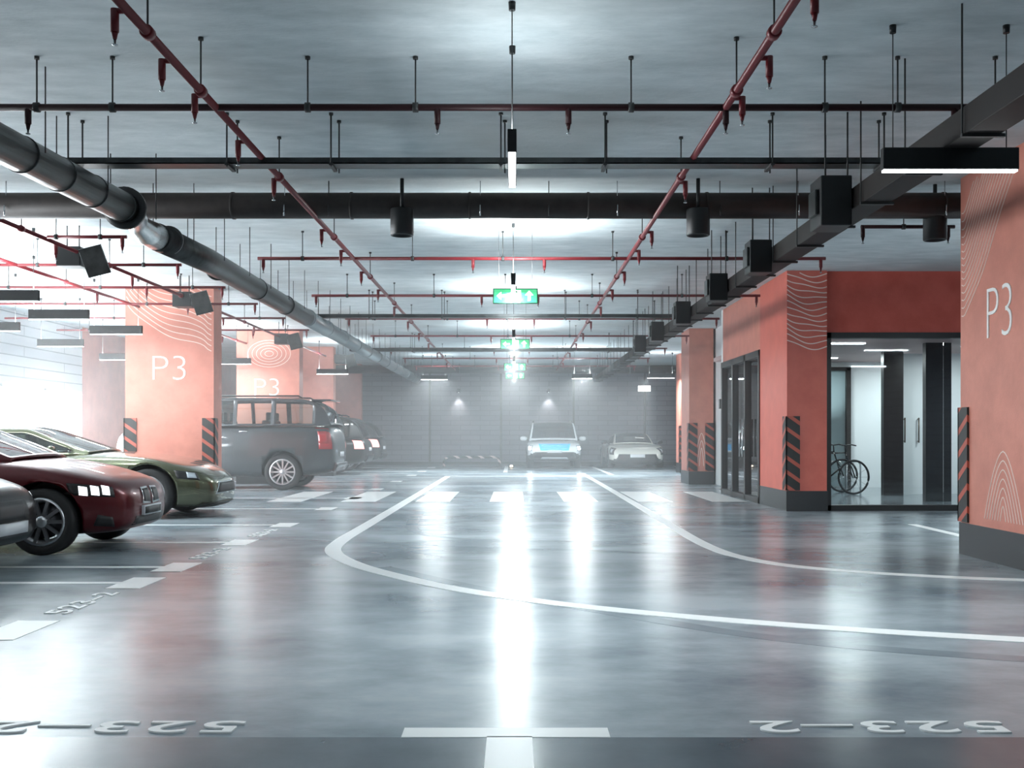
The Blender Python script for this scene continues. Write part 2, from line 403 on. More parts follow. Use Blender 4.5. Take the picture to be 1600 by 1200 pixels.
# ------------------------------------------------------------------ lobby on the right
lin = MB(); lin.box(4.93, 10.5, 16.75, 16.95, 2.83, CEIL)
struct(lin.build('wall_lobby_front', M['paintred']), 'red wall above the lobby glazing')
struct(box('wall_lobby_side', 4.32, 4.52, 18.5, 21.9, 2.70, CEIL, M['paint']), 'peach lit wall above the glazed side doors')
struct(box('wall_lobby_return', 4.9, 5.1, 21.9, 29.5, 0, CEIL, M['lobbywhite']), 'white wall past the glazed side doors')
struct(box('wall_lobby_end', 4.32, 4.9, 21.9, 22.05, 0, CEIL, M['lobbywhite']))
struct(box('wall_corner', 4.9, 10.5, 29.5, 29.7, 0, CEIL, M['lobbywhite']))
struct(box('wall_lobby_back', 5.1, 10.5, 24.0, 24.15, 0, CEIL, M['lobbywhite']), 'white rear wall of the lobby')
struct(box('ceiling_lobby', 4.52, 10.5, 16.95, 24.0, 2.86, 2.95, M['lobbyceil']), 'lobby ceiling tinted pink for reflected red light')
struct(box('floor_lobby', 4.52, 10.5, 16.9, 24.0, 0, .012, M['lobbyfloor']), 'glossy tiled lobby floor')
# front glazing
w = struct(empty('window_10', (4.93, 16.8, 0)), 'full height lobby glazing in black frame'); 
f = MB(); f.box(0, .09, -.06, .1, 0, 2.83); f.box(0, 5.57, -.06, .1, 2.74, 2.83); f.box(0, 5.57, -.06, .1, 0, .09)
f.build('window_frame', M['black'], w)
for x0, x1 in ((.09, 1.9), (1.9, 3.7), (3.7, 5.57)):
    MB().box(x0 + .004, x1 - .004, .01, .022, .09, 2.74).build('glass_pane', M['glass'], w)
# side doors
d = struct(empty('door_1', (4.32, 18.5, 0)), 'glazed black framed double door set in the lobby side')
f = MB()
for y in (0, 1.12, 2.24, 3.3): f.box(-.04, .1, y, y + .1, 0, 2.70)
f.box(-.04, .1, 0, 3.4, 2.58, 2.70); f.box(-.04, .1, 0, 3.4, 0, .1)
f.build('door_frame', M['black'], d)
for y in (.1, 1.22, 2.34):
    MB().box(.02, .032, y, y + .98, .1, 2.58).build('glass_pane', M['glass'], d)
for y in (1.05, 1.30):
    MB().tube([(-.10, y, .8), (-.10, y, 1.5)], .018).build('door_handle', M['steel'], d)
tag(box('card_reader', -.06, 0, -.07, .07, -.1, .1, M['black']), 'small black card reader box beside the side doors', 'card reader').location = (4.32, 21.97, 1.85)
# inner door frame, panels
d = struct(empty('door_2', (5.6, 23.9, 0)), 'dark framed glass door at the back of the lobby')
f = MB(); f.box(1.9, 2.0, -.05, .05, 0, 2.72); f.box(0, 2.0, -.05, .05, 2.66, 2.74); f.box(1.1, 1.16, -.05, .05, 0, 2.66)
f.build('door_frame', M['slab'], d); MB().box(0, 1.9, -.01, .01, .05, 2.66).build('glass_pane', M['glass'], d)
tag(box('room_divider', 7.27, 7.66, 20.8, 20.95, .012, 2.86, M['slab']), 'dark brown floor to ceiling lobby divider left of the handle door', 'room divider', 'dark lobby dividers')
tag(box('room_divider', 7.38, 7.84, 18.95, 19.1, .012, 2.86, M['slab']), 'dark brown floor to ceiling lobby divider right of the handle door', 'room divider', 'dark lobby dividers')
d = struct(empty('door_3', (7.66, 21.2, 0)), 'white glass door with twin bar handles between the dark panels')
MB().box(0, 1.3, 0, .05, .02, 2.84).build('door_leaf', M['lobbywhite'], d)
for x in (.40 - .25, .40 + .03):
    MB().tube([(x, -.07, 1.05), (x, -.07, 1.55)], .014).tube([(x, -.07, 1.08), (x, 0, 1.08)], .01).tube([(x, -.07, 1.52), (x, 0, 1.52)], .01).build('door_handle', M['gold'], d)

# bicycles in the lobby
def bicycle():
    b = empty('bicycle', (0, 0, 0))
    R = .33
    def wheel(x):
        m = MB(); pts = [(x + R * math.cos(a * PI / 16), 0, R + .02 + R * math.sin(a * PI / 16)) for a in range(32)]
        m.tube(pts, .022, 8, True); w = m.build('wheel', M['rubber'], b)
        s = MB()
        for k in range(12):
            a = k * PI / 6; s.tube([(x, 0, R + .02), (x + (R - .02) * math.cos(a), 0, R + .02 + (R - .02) * math.sin(a))], .0025, 4)
        s.tube([(x, -.05, R + .02), (x, .05, R + .02)], .02, 8)
        s.build('spokes', M['steel'], w)
    wheel(-.52); wheel(.52)
    f = MB(); bb = (-.08, 0, .30); st = (-.22, 0, .82); ht = (.34, 0, .84); hb = (.40, 0, .66)
    for p, q in ((bb, st), (st, ht), (bb, hb), (ht, hb), ((-.52, .03, .35), st), ((-.52, .03, .35), bb), ((-.52, -.03, .35), st), ((-.52, -.03, .35), bb)):
        f.tube([p, q], .016, 8)
    f.build('frame', M['blackgl'], b)
    MB().tube([hb, (.45, .04, .55), (.52, .05, .35)], .013, 8).tube([hb, (.45, -.04, .55), (.52, -.05, .35)], .013, 8).build('fork', M['black'], b)
    MB().tube([ht, (.33, 0, .98)], .014, 8).tube([(.42, -.27, .98), (.36, -.2, 1.0), (.33, 0, .98), (.36, .2, 1.0), (.42, .27, .98)], .013, 8).build('handlebar', M['black'], b)
    MB().tube([st, (-.24, 0, .95)], .012, 8).build('seat_post', M['steel'], b)
    MB().tube([(-.38, 0, .97), (-.30, 0, .98), (-.18, 0, .975), (-.08, 0, .97)], [.045, .06, .03, .018], 10).build('saddle', M['black'], b)
    MB().lathe([(.09, -.005), (.09, .005)], 20, 'Y', Matrix.Translation((-.08, .06, .30))).tube([(.02, .09, .17), (-.08, .07, .3), (-.08, -.07, .3), (-.18, -.09, .43)], .01, 6).build('crankset', M['steel'], b)
    return b
b1 = bicycle(); b1.location = (6.27, 21.0, .012); b1.rotation_euler = (0, 0, math.radians(12)); tag(b1, 'front black bicycle parked in the lobby behind the glass', 'bicycle', 'bicycles in the lobby')
b2 = copy_tree(b1); b2.location = (6.30, 21.9, .012); b2.rotation_euler = (0, 0, math.radians(8)); b2['label'] = 'rear black bicycle in the lobby, half behind the front one'
st = empty('bicycle_rack', (6.8, 22.9, .012), 0, 'low grey bicycle rack standing behind the two lobby bicycles', 'bicycle rack')
for x in (-.4, 0, .4): MB().tube([(x, 0, 0), (x, 0, .55), (x + .05, 0, .62), (x + .25, 0, .62), (x + .3, 0, .55), (x + .3, 0, 0)], .018, 8).build('hoop', M['steel'], st)

# ------------------------------------------------------------------ overhead services
def to_local(o, root):
    o.data.transform(Matrix.Translation(-root.location)); return o
def sprinkler(root, p, mtl, L=.15, side=0):
    x, y, z = p
    m = MB(); m.tube([(x, y, z + .01), (x, y, z - L * .75)], .022, 10); m.tube([(x, y, z - L * .72), (x, y, z - L)], [.018, .010], 10)
    o = to_local(m.build('sprinkler_drop', mtl, root), root)
    h = MB().lathe([(.004, -L - .035), (.016, -L - .032), (.016, -L - .028), (.006, -L - .024), (.008, -L)], 10, 'Z', Matrix.Translation((x, y, z)))
    to_local(h.build('sprinkler_head', M['steel'], o), root)
def rods(root, pts, z0, r=.006):
    for (x, y) in pts:
        m = MB().tube([(x, y, z0), (x, y, CEIL)], r, 6); m.tube([(x, y, CEIL - .02), (x, y, CEIL)], .018, 8)
        to_local(m.build('hanger_rod', M['rod'], root), root)
def pipe_x(y, x0, x1, z, r, mtl, label, drops=(), hang=(), endcap=True):
    t = empty('sprinkler_pipe', ((x0 + x1) / 2, y, z), 0, label, 'pipe', 'sprinkler pipes under the ceiling')
    m = MB().tube([(x0, y, z), (x1, y, z)], r, 14)
    to_local(m.build('pipe', mtl, t), t)
    for x in hang:
        c = MB().lathe([(r + .004, -.02), (r + .010, -.018), (r + .010, .018), (r + .004, .02)], 14, 'X', Matrix.Translation((x, y, z)))
        to_local(c.build('pipe_clamp', M['rod'], t), t)
    for x in drops: sprinkler(t, (x, y, z), mtl)
    rods(t, [(x, y) for x in hang], z)
    return t
def pipe_y(x, y0, y1, z, r, mtl, label, drops=(), hang=(), dx=0):
    t = empty('sprinkler_pipe', (x, (y0 + y1) / 2, z), 0, label, 'pipe', 'sprinkler pipes under the ceiling')
    to_local(MB().tube([(x, y0, z), (x, y1, z)], r, 14).build('pipe', mtl, t), t)
    for y in hang:
        c = MB().lathe([(r + .004, -.03), (r + .013, -.028), (r + .013, .028), (r + .004, .03)], 14, 'Y', Matrix.Translation((x, y, z)))
        to_local(c.build('pipe_clamp', mtl, t), t)
    for y in drops:
        o = to_local(MB().tube([(x, y, z), (x + dx, y, z)], .016, 8).build('elbow', mtl, t), t)
        sprinkler(t, (x + dx, y, z), mtl)
    rods(t, [(x, y) for y in hang], z)
    return t
ZP = 3.45
X_ = lambda px, Y: (px - 804) * Y / 1650        # only for laying out repeats along a pipe
pipe_x(7.25, -6.0, 3.7, ZP, .024, M['darkpipe'], 'dark red sprinkler pipe crossing the whole ceiling, nearest the viewer', [-3.34, -.53, .37, 1.45, 3.02], [-3.28, -2.76, -1.42, -.68, .80, 2.13, 2.63, 3.3])
rowlab = {13.45: 'red sprinkler cross pipe with two drops, just past the cylinder lamps', 17.03: 'red sprinkler cross pipe passing behind the nearest green exit sign',
          20.4: 'red sprinkler cross pipe next beyond the nearest exit sign', 23.95: 'thin red sprinkler cross pipe just before the second exit sign',
          27.4: 'thin red sprinkler cross pipe just past the second exit sign', 30.9: 'thin red sprinkler cross pipe third from the far wall', 34.4: 'thin red sprinkler cross pipe second from the far wall'}
for i, (y, lab) in enumerate(rowlab.items()):
    pipe_x(y, -3.27, 3.96, ZP, .022, M['redpipe'], lab, [-.53, .38, -3.2, 3.9], [-2.7, -1.3, -.15, 1.25, 2.7])
LZ = {11.98: 'short red sprinkler pipe beneath the wide duct on the left', 13.95: 'red sprinkler pipe above the tilted dark vents on the left', 16.07: 'red sprinkler pipe crossing in front of the P3 pillar top',
      18.1: 'short red sprinkler pipe level with the P3 pillar', 20.3: 'left sprinkler pipe just past the P3 pillar', 22.6: 'left sprinkler pipe above the dark off-roader'}
for i, (y, lab) in enumerate(LZ.items()):
    pipe_x(y, -9.8 if i != 0 else -5.3, -4.4, ZP, .02, M['redpipe'], lab, [-4.45, -5.6] if i else [-4.45], [-4.9, -6.3, -7.7, -9.1] if i else [-4.7, -5.2])
pipe_x(11.4, 3.74, 4.75, ZP, .02, M['darkpipe'], 'short dark sprinkler pipe beside the large right pillar', [3.76, 4.68], [4.2])
pipe_y(-2.05, -4.5, 36.5, ZP, .026, M['redpipe'], 'long red sprinkler pipe running away left of centre', [5.6, 6.35, 7.0, 8.1, 9.3, 11.6, 12.9, 14.6, 16.4, 18.6, 21, 23.4, 26, 29, 33], [3.9, 4.9, 5.9, 6.9, 9.2, 12, 15, 18, 21, 25, 30, 35], -.07)
pipe_y(1.45, -4.5, 36.5, ZP, .026, M['redpipe'], 'long red sprinkler pipe running away right of centre', [5.35, 6.3, 7.05, 9.4, 11.7, 12.9, 14.6, 16.4, 18.6, 21, 23.4, 26, 29, 33], [3.9, 4.9, 5.9, 6.9, 9.2, 12, 15, 18, 21, 25, 30, 35], .07)
pipe_y(-5.37, 10.9, 30, ZP, .024, M['redpipe'], 'red sprinkler pipe running away behind the left round duct', [12.5, 15, 19.5, 22], [11.5, 14, 17, 21, 25, 29], -.06)
pipe_y(-6.58, 12.0, 30, ZP, .024, M['redpipe'], 'red sprinkler pipe running away above the left ceiling lamps', [13, 16.8, 21, 24], [12.5, 15.5, 20, 25], -.06)

# cable trays
def tray_x(y, x0, x1, z, w, h, label, hang):
    t = empty('cable_tray', ((x0 + x1) / 2, y, z), 0, label, 'cable tray', 'cable trays under the ceiling')
    m = MB(); m.box(x0, x1, y - w / 2, y + w / 2, z, z + .008); m.box(x0, x1, y - w / 2, y - w / 2 + .008, z, z + h); m.box(x0, x1, y + w / 2 - .008, y + w / 2, z, z + h)
    to_local(m.build('tray', M['duct'], t), t)
    to_local(MB().tube([(x0 + .05, y - .03, z + .025), (x1 - .05, y - .03, z + .025)], .012, 6).tube([(x0 + .05, y + .03, z + .025), (x1 - .05, y + .03, z + .025)], .014, 6).build('cable', M['rubber'], t), t)
    for x in hang:
        to_local(MB().box(x - .015, x + .015, y - w / 2 - .03, y + w / 2 + .03, z - .02, z).build('tray_bracket', M['rod'], t), t)
        rods(t, [(x, y - w / 2 - .02), (x + .03, y + w / 2 + .02)], z - .03, .007)
    return t
tray_x(8.62, -3.62, 3.0, 3.395, .17, .05, 'dark cable tray crossing the ceiling just before the wide duct', [-3.7 + .1, -2.32, -1.48, -.11, .73, 2.08, 2.98])
tray_x(19.0, -4.0, 3.4, 3.31, .2, .06, 'dark cable tray crossing just beyond the nearest exit sign', [-2.6, -1.3, .9, 2.2])
tray_x(27.0, -4.2, 3.2, 3.34, .3, .08, 'far dark cable tray crossing behind the second exit sign', [-2.6, 0, 2.4])

# transverse round duct
def flange(mb, axis, c, r, w=.03, t=.02):
    mb.lathe([(r - .005, -w / 2), (r + t, -w / 2), (r + t, w / 2), (r - .005, w / 2)], 28, axis, Matrix.Translation(c)); return mb
t = empty('ventilation_duct', (0, 10.9, 3.568), 0, 'wide dark brown duct crossing the whole ceiling', 'duct')
m = MB().tube([(-9.5, 0, 0), (4.75, 0, 0)], .132, 28)
m.build('duct_run', M['brown'], t)
for k in range(12): m = MB(); flange(m, 'X', (-9 + k * 1.22, 0, 0), .132, .025, .008); m.build('duct_joint', M['brown'], t)
for k, x in enumerate([-5.2, -4.2, -2.35, -1.9, -.35, .35, 1.05, 2.1, 2.9, 3.6, 4.4]):
    a = MB().tube([(x, -.10, 0), (x, -.10, CEIL - 3.568)], .005, 6).tube([(x, -.14, -.13), (x, -.14, -.02)], .008, 6)
    a.build('hanger_rod', M['rod'] if k % 2 else M['steel'], t)
t = empty('ventilation_duct', (0, 38.5, 3.60), 0, 'far dark duct crossing in front of the grey end wall', 'duct')
MB().tube([(-6.5, 0, 0), (6.3, 0, 0)], .15, 20).build('duct_run', M['brown'], t)
for x in (-4, -2, 0, 2.2, 4.2): MB().tube([(x, -.16, -.16), (x, -.16, .2)], .012, 6).build('hanger_rod', M['steel'], t)

# longitudinal round duct, left
t = empty('ventilation_duct', (-3.45, 0, 3.21), 0, 'shiny round steel duct running away on the left', 'duct')
MB().tube([(0, -4.5, -.33), (0, 9.35, 0)], [.10, .132], 32).build('duct_run', M['duct'], t)
for k in range(8):
    yy = 4.9 + k * .62; m = MB(); flange(m, 'Y', (0, yy, (yy - 9.35) * .0238), .132 - (9.35 - yy) * .0023, .018, .006); m.build('duct_joint', M['duct'], t)
m = MB(); flange(m, 'Y', (0, 9.35, 0), .137, .05, .05); m.build('end_flange', M['black'], t)
MB().tube([(0, 9.35, 0), (-.01, 9.55, .0), (-.06, 9.8, .01), (-.13, 10.0, 0), (-.16, 10.3, -.02), (-.14, 10.7, -.02)], [.137, .12, .10, .10, .125, .14], 28).build('duct_coupling', M['steel'], t)
MB().tube([(-.14, 10.6, -.02), (-.08, 12.2, 0), (-.1, 18, 0)], .14, 28).build('duct_run', M['duct'], t)
MB().tube([(-.1, 18, 0), (-.1, 38.3, 0)], .139, 28).build('duct_run', M['duct2'], t)
for k in range(16): m = MB(); flange(m, 'Y', (-.09 if k > 1 else -.12, 10.9 + k * 1.8, 0), .142, .03, .008); m.build('duct_joint', M['duct2'] if k > 3 else M['duct'], t)
for k in range(30):
    y = 4.0 + k * 1.15
    MB().tube([(.14, y, -.02), (.14, y, CEIL - 3.21)], .005, 6).build('hanger_rod', M['rod'], t)
    MB().tube([(-.28, y, -.02), (-.28, y, CEIL - 3.21)], .005, 6).build('hanger_rod', M['rod'], t)
# longitudinal rectangular duct, right
t = empty('ventilation_duct', (2.82, 0, 3.10), 0, 'black rectangular duct running away on the right', 'duct')
MB().box(-.11, .11, -4.5, 36, -.085, .085).build('duct_run', M['ductblack'], t, .006)
for k in range(34):
    y = 4.5 + k * .93
    MB().box(-.13, .13, y - .015, y + .015, -.105, -.085).build('duct_bracket', M['rod'], t)
    MB().tube([(-.125, y, -.1), (-.125, y, .7)], .006, 6).build('hanger_rod', M['rod'], t)
boxlab = ['nearest black damper box on the right duct, above the bar lamp end', 'second black damper box along the right duct, above the pale pillar', 'third black damper box along the right duct', 'fourth black damper box along the right duct, above the flame line pillar', 'fifth black damper box along the right duct', 'farthest black damper box along the right duct']
for i, y in enumerate([8.6, 11.2, 13.5, 16.3, 19.2, 21.8]):
    t = empty('damper_box', (2.58, y, 3.08), 0, boxlab[i], 'duct box', 'damper boxes along the right duct')
    s = 1 if i == 0 else .86
    MB().box(-.13 * s, .12, -.16 * s, .16 * s, -.2 * s, .2 * s).build('housing', M['black'], t, .01)
    MB().box(-.16 * s, -.13 * s, -.10, .10, -.10, .10).build('actuator', M['duct'], t, .006)
    MB().tube([(-.08, -.1, .15), (-.08, -.1, .72)], .007, 6).tube([(.1, -.1, .15), (.1, -.1, .72)], .007, 6).build('hanger_rod', M['rod'], t)

# ceiling cylinder lamps below the wide duct
def cyl(x, y, label):
    t = empty('cylinder_lamp', (x, y, 3.22), 0, label, 'ceiling lamp', 'black cylinder ceiling lamps')
    MB().lathe([(.0, .27), (.115, .27), (.118, .26), (.118, .01), (.112, 0), (.10, 0), (.098, .03), (0, .03)], 32).build('housing', M['black'], t)
    MB().tube([(0, .0, .26), (0, .0, .60)], .02, 10).build('stem', M['black'], t)
cyl(-1.14, 10.7, 'black cylinder lamp below the wide duct left of centre')
cyl(1.86, 10.7, 'black cylinder lamp below the wide duct right of centre')
cyl(4.36, 10.95, 'black cylinder lamp tucked beside the large right pillar')

# ------------------------------------------------------------------ pendant lamps
def pendant(along, loc, label, watt=40, H=.15, L=.86, W=.055, group='black bar pendant lamps', up=.5, roses=True):
    t = empty('pendant_lamp', loc, 0 if along == 'x' else PI / 2, label, 'pendant lamp', group)
    MB().box(-L / 2, L / 2, -W / 2, W / 2, .012, H).build('housing', M['black'], t, .004)
    MB().box(-L / 2 + .008, L / 2 - .008, -W / 2 + .006, W / 2 - .006, 0, .0119).build('diffuser', M['lamp'], t)
    for s in (-1, 1):
        w = MB().tube([(s * (L / 2 - .07), 0, H), (s * (L / 2 - .07), 0, CEIL - loc[2])], .0035, 6).build('suspension_wire', M['rod'], t)
        if roses: MB().lathe([(.02, CEIL - loc[2] - .05), (.022, CEIL - loc[2])], 12, 'Z', Matrix.Translation((s * (L / 2 - .07), 0, 0))).build('ceiling_rose', M['black'], w)
    for sgn, f in ((-1, 1.0), (1, up)):  # upward light is added to brighten the ceiling; lamp tops are dark
        if f == 0: continue
        la = bpy.data.lights.new('lamp_light', 'AREA'); la.shape = 'RECTANGLE'; la.size = L; la.size_y = W; la.energy = watt * f; la.color = (.88, .97, 1.0)
        lo = bpy.data.objects.new('lamp_light', la); COL.objects.link(lo); lo.parent = t
        lo.location = (0, 0, -.004 if sgn < 0 else H + .004); lo.rotation_euler = (0 if sgn < 0 else PI, 0, 0)
    return t
ZL = 2.87
W0 = 55
pendant('y', (-.015, 6.7, ZL), 'slim black pendant lamp seen end on in the middle, nearest the viewer', W0, up=.12)
pendant('x', (2.76, 6.7, ZL), 'black bar pendant lamp glowing in front of the large right pillar', W0, up=0)
cl = ['slim central pendant lamp between the wide duct and nearest exit sign', 'slim central pendant lamp just below and past the nearest exit sign', 'slim central pendant lamp beyond the second exit sign', 'farthest slim central pendant lamp before the grey end wall']
for i, y in enumerate([12.6, 18.6, 24.6, 31.5]):
    pendant('y', (-.015, y, ZL + (.05 if i == 0 else 0.0)), cl[i], W0 * (1.1, 1.7, 2.0, 2.5)[i], up=(1.3, .8, .7, .6)[i])
ll = ['near left black bar lamp cut by the left edge of the photo', 'second black bar lamp on the left, lower and further in', 'third black bar lamp on the left overlapping the P3 pillar',
      'black bar lamp between the first two P3 pillars', 'far black bar lamp on the left above the off-roader']
pendant('x', (7.3, 12.9, ZL), 'added unseen bar lamp behind the large right pillar', W0 * 1.8, up=.3)  # unseen lamp added to light the lintel and slim pillar front
pendant('x', (8.6, 8.0, ZL), 'added unseen bar lamp past the right edge beside the lobby bays', W0 * 1.2, up=.2)  # unseen lamp added to raise brightness on the right
for lab, x, y in (('added bar lamp across the aisle near the stop line, left', -2.6, 34.2), ('added far bar lamp on the right near the low white sports car', 4.6, 33.2)):
    pendant('x', (x, y, ZL + .12), lab, W0 * 3.5, L=.86, up=.06)  # extra lamps added to brighten the far end
for i, (x, y) in enumerate([(-6.4, 13.25), (-6.6, 15.3), (-6.62, 17.55), (-6.65, 24.9), (-5.0, 29.0)]):
    pendant('x', (x, y, ZL), ll[i], W0 * (.9, .7, .28, .9, .9)[i], L=.87, up=(.9, .9, 1.0, .8, .8)[i])
l2 = ['far left bar lamp nearest the bright windows', 'far left bar lamp over the parked green car row', 'left bar lamp close to the red wall stretch', ]
for i, (x, y) in enumerate([(-8.4, 17.0), (-8.6, 20.0), (-8.8, 23.5)]):
    pendant('x', (x, y, ZL), l2[i], W0 * .8, L=.87)
pendant('x', (2.0, 31.3, ZL), 'small far bar lamp hanging above and between the white cars', W0 * 3.5, L=.6, up=.2)
for i, (x, y) in enumerate([(-1.2, .4), (2.6, -.6), (-4.2, -1.5)]):
    pendant('x', (x, y, ZL), ['added bar lamp behind the viewer, near the aisle middle', 'added bar lamp behind the viewer, on the right', 'added bar lamp behind the viewer, on the left'][i], W0 * .75, up=.03)  # unseen lamps added behind the camera for brightness

# exit signs
def exit_sign(y, label, W=.54):
    t = empty('exit_sign', (.01, y, 2.78), 0, label, 'exit sign', 'green hanging exit signs')
    H = .185
    MB().box(-W / 2, W / 2, -.02, .02, 0, H).build('sign_body', M['signframe'], t, .004)
    MB().box(-W / 2 + .012, W / 2 - .012, -.024, -.0195, .012, H - .012).build('sign_face', M['greenglass'], t)
    a = MB()   # arrow left
    a.poly([(-.225, -.026, .093), (-.17, -.026, .14), (-.17, -.026, .108), (-.10, -.026, .108), (-.10, -.026, .078), (-.17, -.026, .078), (-.17, -.026, .046)])
    a.build('arrow', M['signwhite'], t, normals=False); a = MB()   # arrow up
    a.poly([(.165, -.026, .155), (.215, -.026, .10), (.182, -.026, .10), (.182, -.026, .035), (.148, -.026, .035), (.148, -.026, .10), (.115, -.026, .10)])
    a.build('arrow', M['signwhite'], t, normals=False)
    MB().box(-.05, .065, -.0262, -.0255, .025, .16).build('door_symbol', M['signwhite'], t)
    r = MB(); r.lathe([(0, -.029), (.013, -.029), (.013, -.0265)], 12, 'Y', Matrix.Translation((.012, 0, .138)))
    for p, q in (((.01, .122), (-.004, .085)), ((-.004, .085), (.022, .06)), ((.022, .06), (.012, .035)), ((-.004, .085), (-.018, .06)), ((-.018, .06), (-.038, .055)), ((.008, .115), (.034, .10)), ((.008, .115), (-.022, .105))):
        r.tube([(p[0], -.028, p[1]), (q[0], -.028, q[1])], .0055, 6)
    r.build('running_figure', M['signframe'], t)
    for s in (-1, 1): MB().tube([(s * .2, 0, H), (s * .2, 0, CEIL - 2.78)], .003, 6).build('suspension_wire', M['rod'], t)
    MB().lathe([(.012, H), (.018, H + .01), (.012, H + .03)], 10).build('sensor', M['black'], t)
exit_sign(12.7, 'nearest green exit sign with running figure and arrows, hanging in the centre')
exit_sign(19.4, 'second green exit sign down the central aisle')
exit_sign(25.9, 'third green exit sign, small and bright, upper of the far pair')
exit_sign(29.7, 'farthest green exit sign, lower of the small far pair')

# tilted vents on left
vl = [('dark tilted air vent pair hanging above the green sports car', -5.35, 13.1), ('blue grey tilted air vent in front of the P3 pillar top', -5.25, 17.2), ('far tilted air vent between the left pillars', -5.2, 24.2), ('farthest tilted air vent on the left near the round duct', -4.9, 30.5)]
for lab, x, y in vl:
    t = empty('air_vent', (x, y, 3.3), 0, lab, 'air vent', 'tilted air vents on the left')
    MB().box(-.28, .02, -.15, .15, -.02, .22).build('housing', M['black'], t, .01)
    MB().box(0, .28, -.02, .02, -.17, .19, Matrix.Translation((.05, -.1, 0)) @ Matrix.Rotation(math.radians(-14), 4, 'Y') @ Matrix.Rotation(math.radians(20), 4, 'X')).build('deflector', M['duct'], t, .004)
    MB().tube([(-.2, 0, .2), (-.2, 0, CEIL - 3.3)], .008, 6).tube([(-.05, 0, .2), (-.05, 0, CEIL - 3.3)], .008, 6).build('hanger_rod', M['rod'], t)

# wall spots on the end wall and white lit box
def spot(name, loc, energy, ang, color=(1, .97, .92), rot=(0, 0, 0), parent=None, r=.03):
    la = bpy.data.lights.new(name, 'SPOT'); la.energy = energy; la.spot_size = math.radians(ang); la.spot_blend = .8; la.color = color; la.shadow_soft_size = r
    o = bpy.data.objects.new(name, la); COL.objects.link(o); o.location = loc; o.rotation_euler = rot
    if parent: o.parent = parent
    return o
for lab, x in (('small wall lamp casting a cone on the end wall, left one', -2.27), ('small wall lamp casting a cone on the end wall, above the white crossover', 1.38)):
    t = empty('wall_lamp', (x, 42.8, 2.98), 0, lab, 'wall lamp', 'small lamps on the end wall')
    MB().lathe([(0, .1), (.07, .1), (.09, -.05), (.08, -.05), (.06, .08)], 16).build('shade', M['black'], t)
    MB().box(-.03, .03, 0, .2, .03, .08).build('bracket', M['black'], t)
    MB().lathe([(0, .02), (.045, 0), (.045, -.04), (0, -.055)], 12).build('bulb', M['lamp'], t)
    spot('lamp_light', (0, .0, -.07), 60, 70, (1, 1, .95), (math.radians(8), 0, 0), t)
t = empty('light_box', (5.1, 41.5, 2.92), 0, 'small white lit box hanging high above the white sports car', 'sign box')
MB().box(-.24, .24, -.05, .05, 0, .22).build('housing', mat('lit white box', (1, 1, 1), .5, emit=(1, 1, 1), es=2.5), t, .005)
MB().tube([(0, 0, .2), (0, 0, CEIL - 2.92)], .01, 6).build('hanger_rod', M['rod'], t)

# parking hoop barrier
t = empty('hoop_barrier', (-1.62, 40.0, 0), 0, 'low striped hoop barrier standing before the end wall', 'barrier')
MB().tube([(-1.05, 0, 0), (-1.05, 0, .22), (-1.0, 0, .33), (-.9, 0, .37), (.9, 0, .37), (1.0, 0, .33), (1.05, 0, .22), (1.05, 0, 0)], .05, 12).build('rail', M['hazardbw'], t)
for s in (-1, 1): MB().box(s * 1.05 - .12, s * 1.05 + .12, -.12, .12, 0, .02).build('base_plate', M['black'], t)
t = empty('floor_lamp', (-.12, 39.2, 0), 0, 'tiny glowing floor light between hoop barrier and white crossover', 'floor light')
MB().lathe([(0, 0), (.09, 0), (.09, .03), (0, .03)], 16).build('base', M['black'], t)
MB().lathe([(0, .03), (.06, .03), (.045, .09), (0, .1)], 16).build('lens', mat('warm lens', (1, .8, .6), .4, emit=(1, .8, .6), es=6), t)

# ------------------------------------------------------------------ cars
def lerp(a, b, t): return a + (b - a) * t
def interp(P, x):
    """smooth (Catmull-Rom) value at x for sorted (x, v) list"""
    if x <= P[0][0]: return P[0][1]
    if x >= P[-1][0]: return P[-1][1]
    for i in range(len(P) - 1):
        if P[i][0] <= x <= P[i + 1][0]:
            x0, y0 = P[i]; x1, y1 = P[i + 1]; h = x1 - x0; t = (x - x0) / h
            def slope(j):
                if j <= 0: return (P[1][1] - P[0][1]) / (P[1][0] - P[0][0])
                if j >= len(P) - 1: return (P[-1][1] - P[-2][1]) / (P[-1][0] - P[-2][0])
                a = (P[j][1] - P[j - 1][1]) / (P[j][0] - P[j - 1][0]); b = (P[j + 1][1] - P[j][1]) / (P[j + 1][0] - P[j][0])
                return 0 if a * b <= 0 else 2 * a * b / (a + b)
            m0, m1 = slope(i) * h, slope(i + 1) * h
            return (2 * t ** 3 - 3 * t * t + 1) * y0 + (t ** 3 - 2 * t * t + t) * m0 + (-2 * t ** 3 + 3 * t * t) * y1 + (t ** 3 - t * t) * m1
    return P[-1][1]

def apply_mesh(o):
    dg = bpy.context.evaluated_depsgraph_get()
    me = bpy.data.meshes.new_from_object(o.evaluated_get(dg)); old = o.data; o.modifiers.clear(); o.data = me
    return o

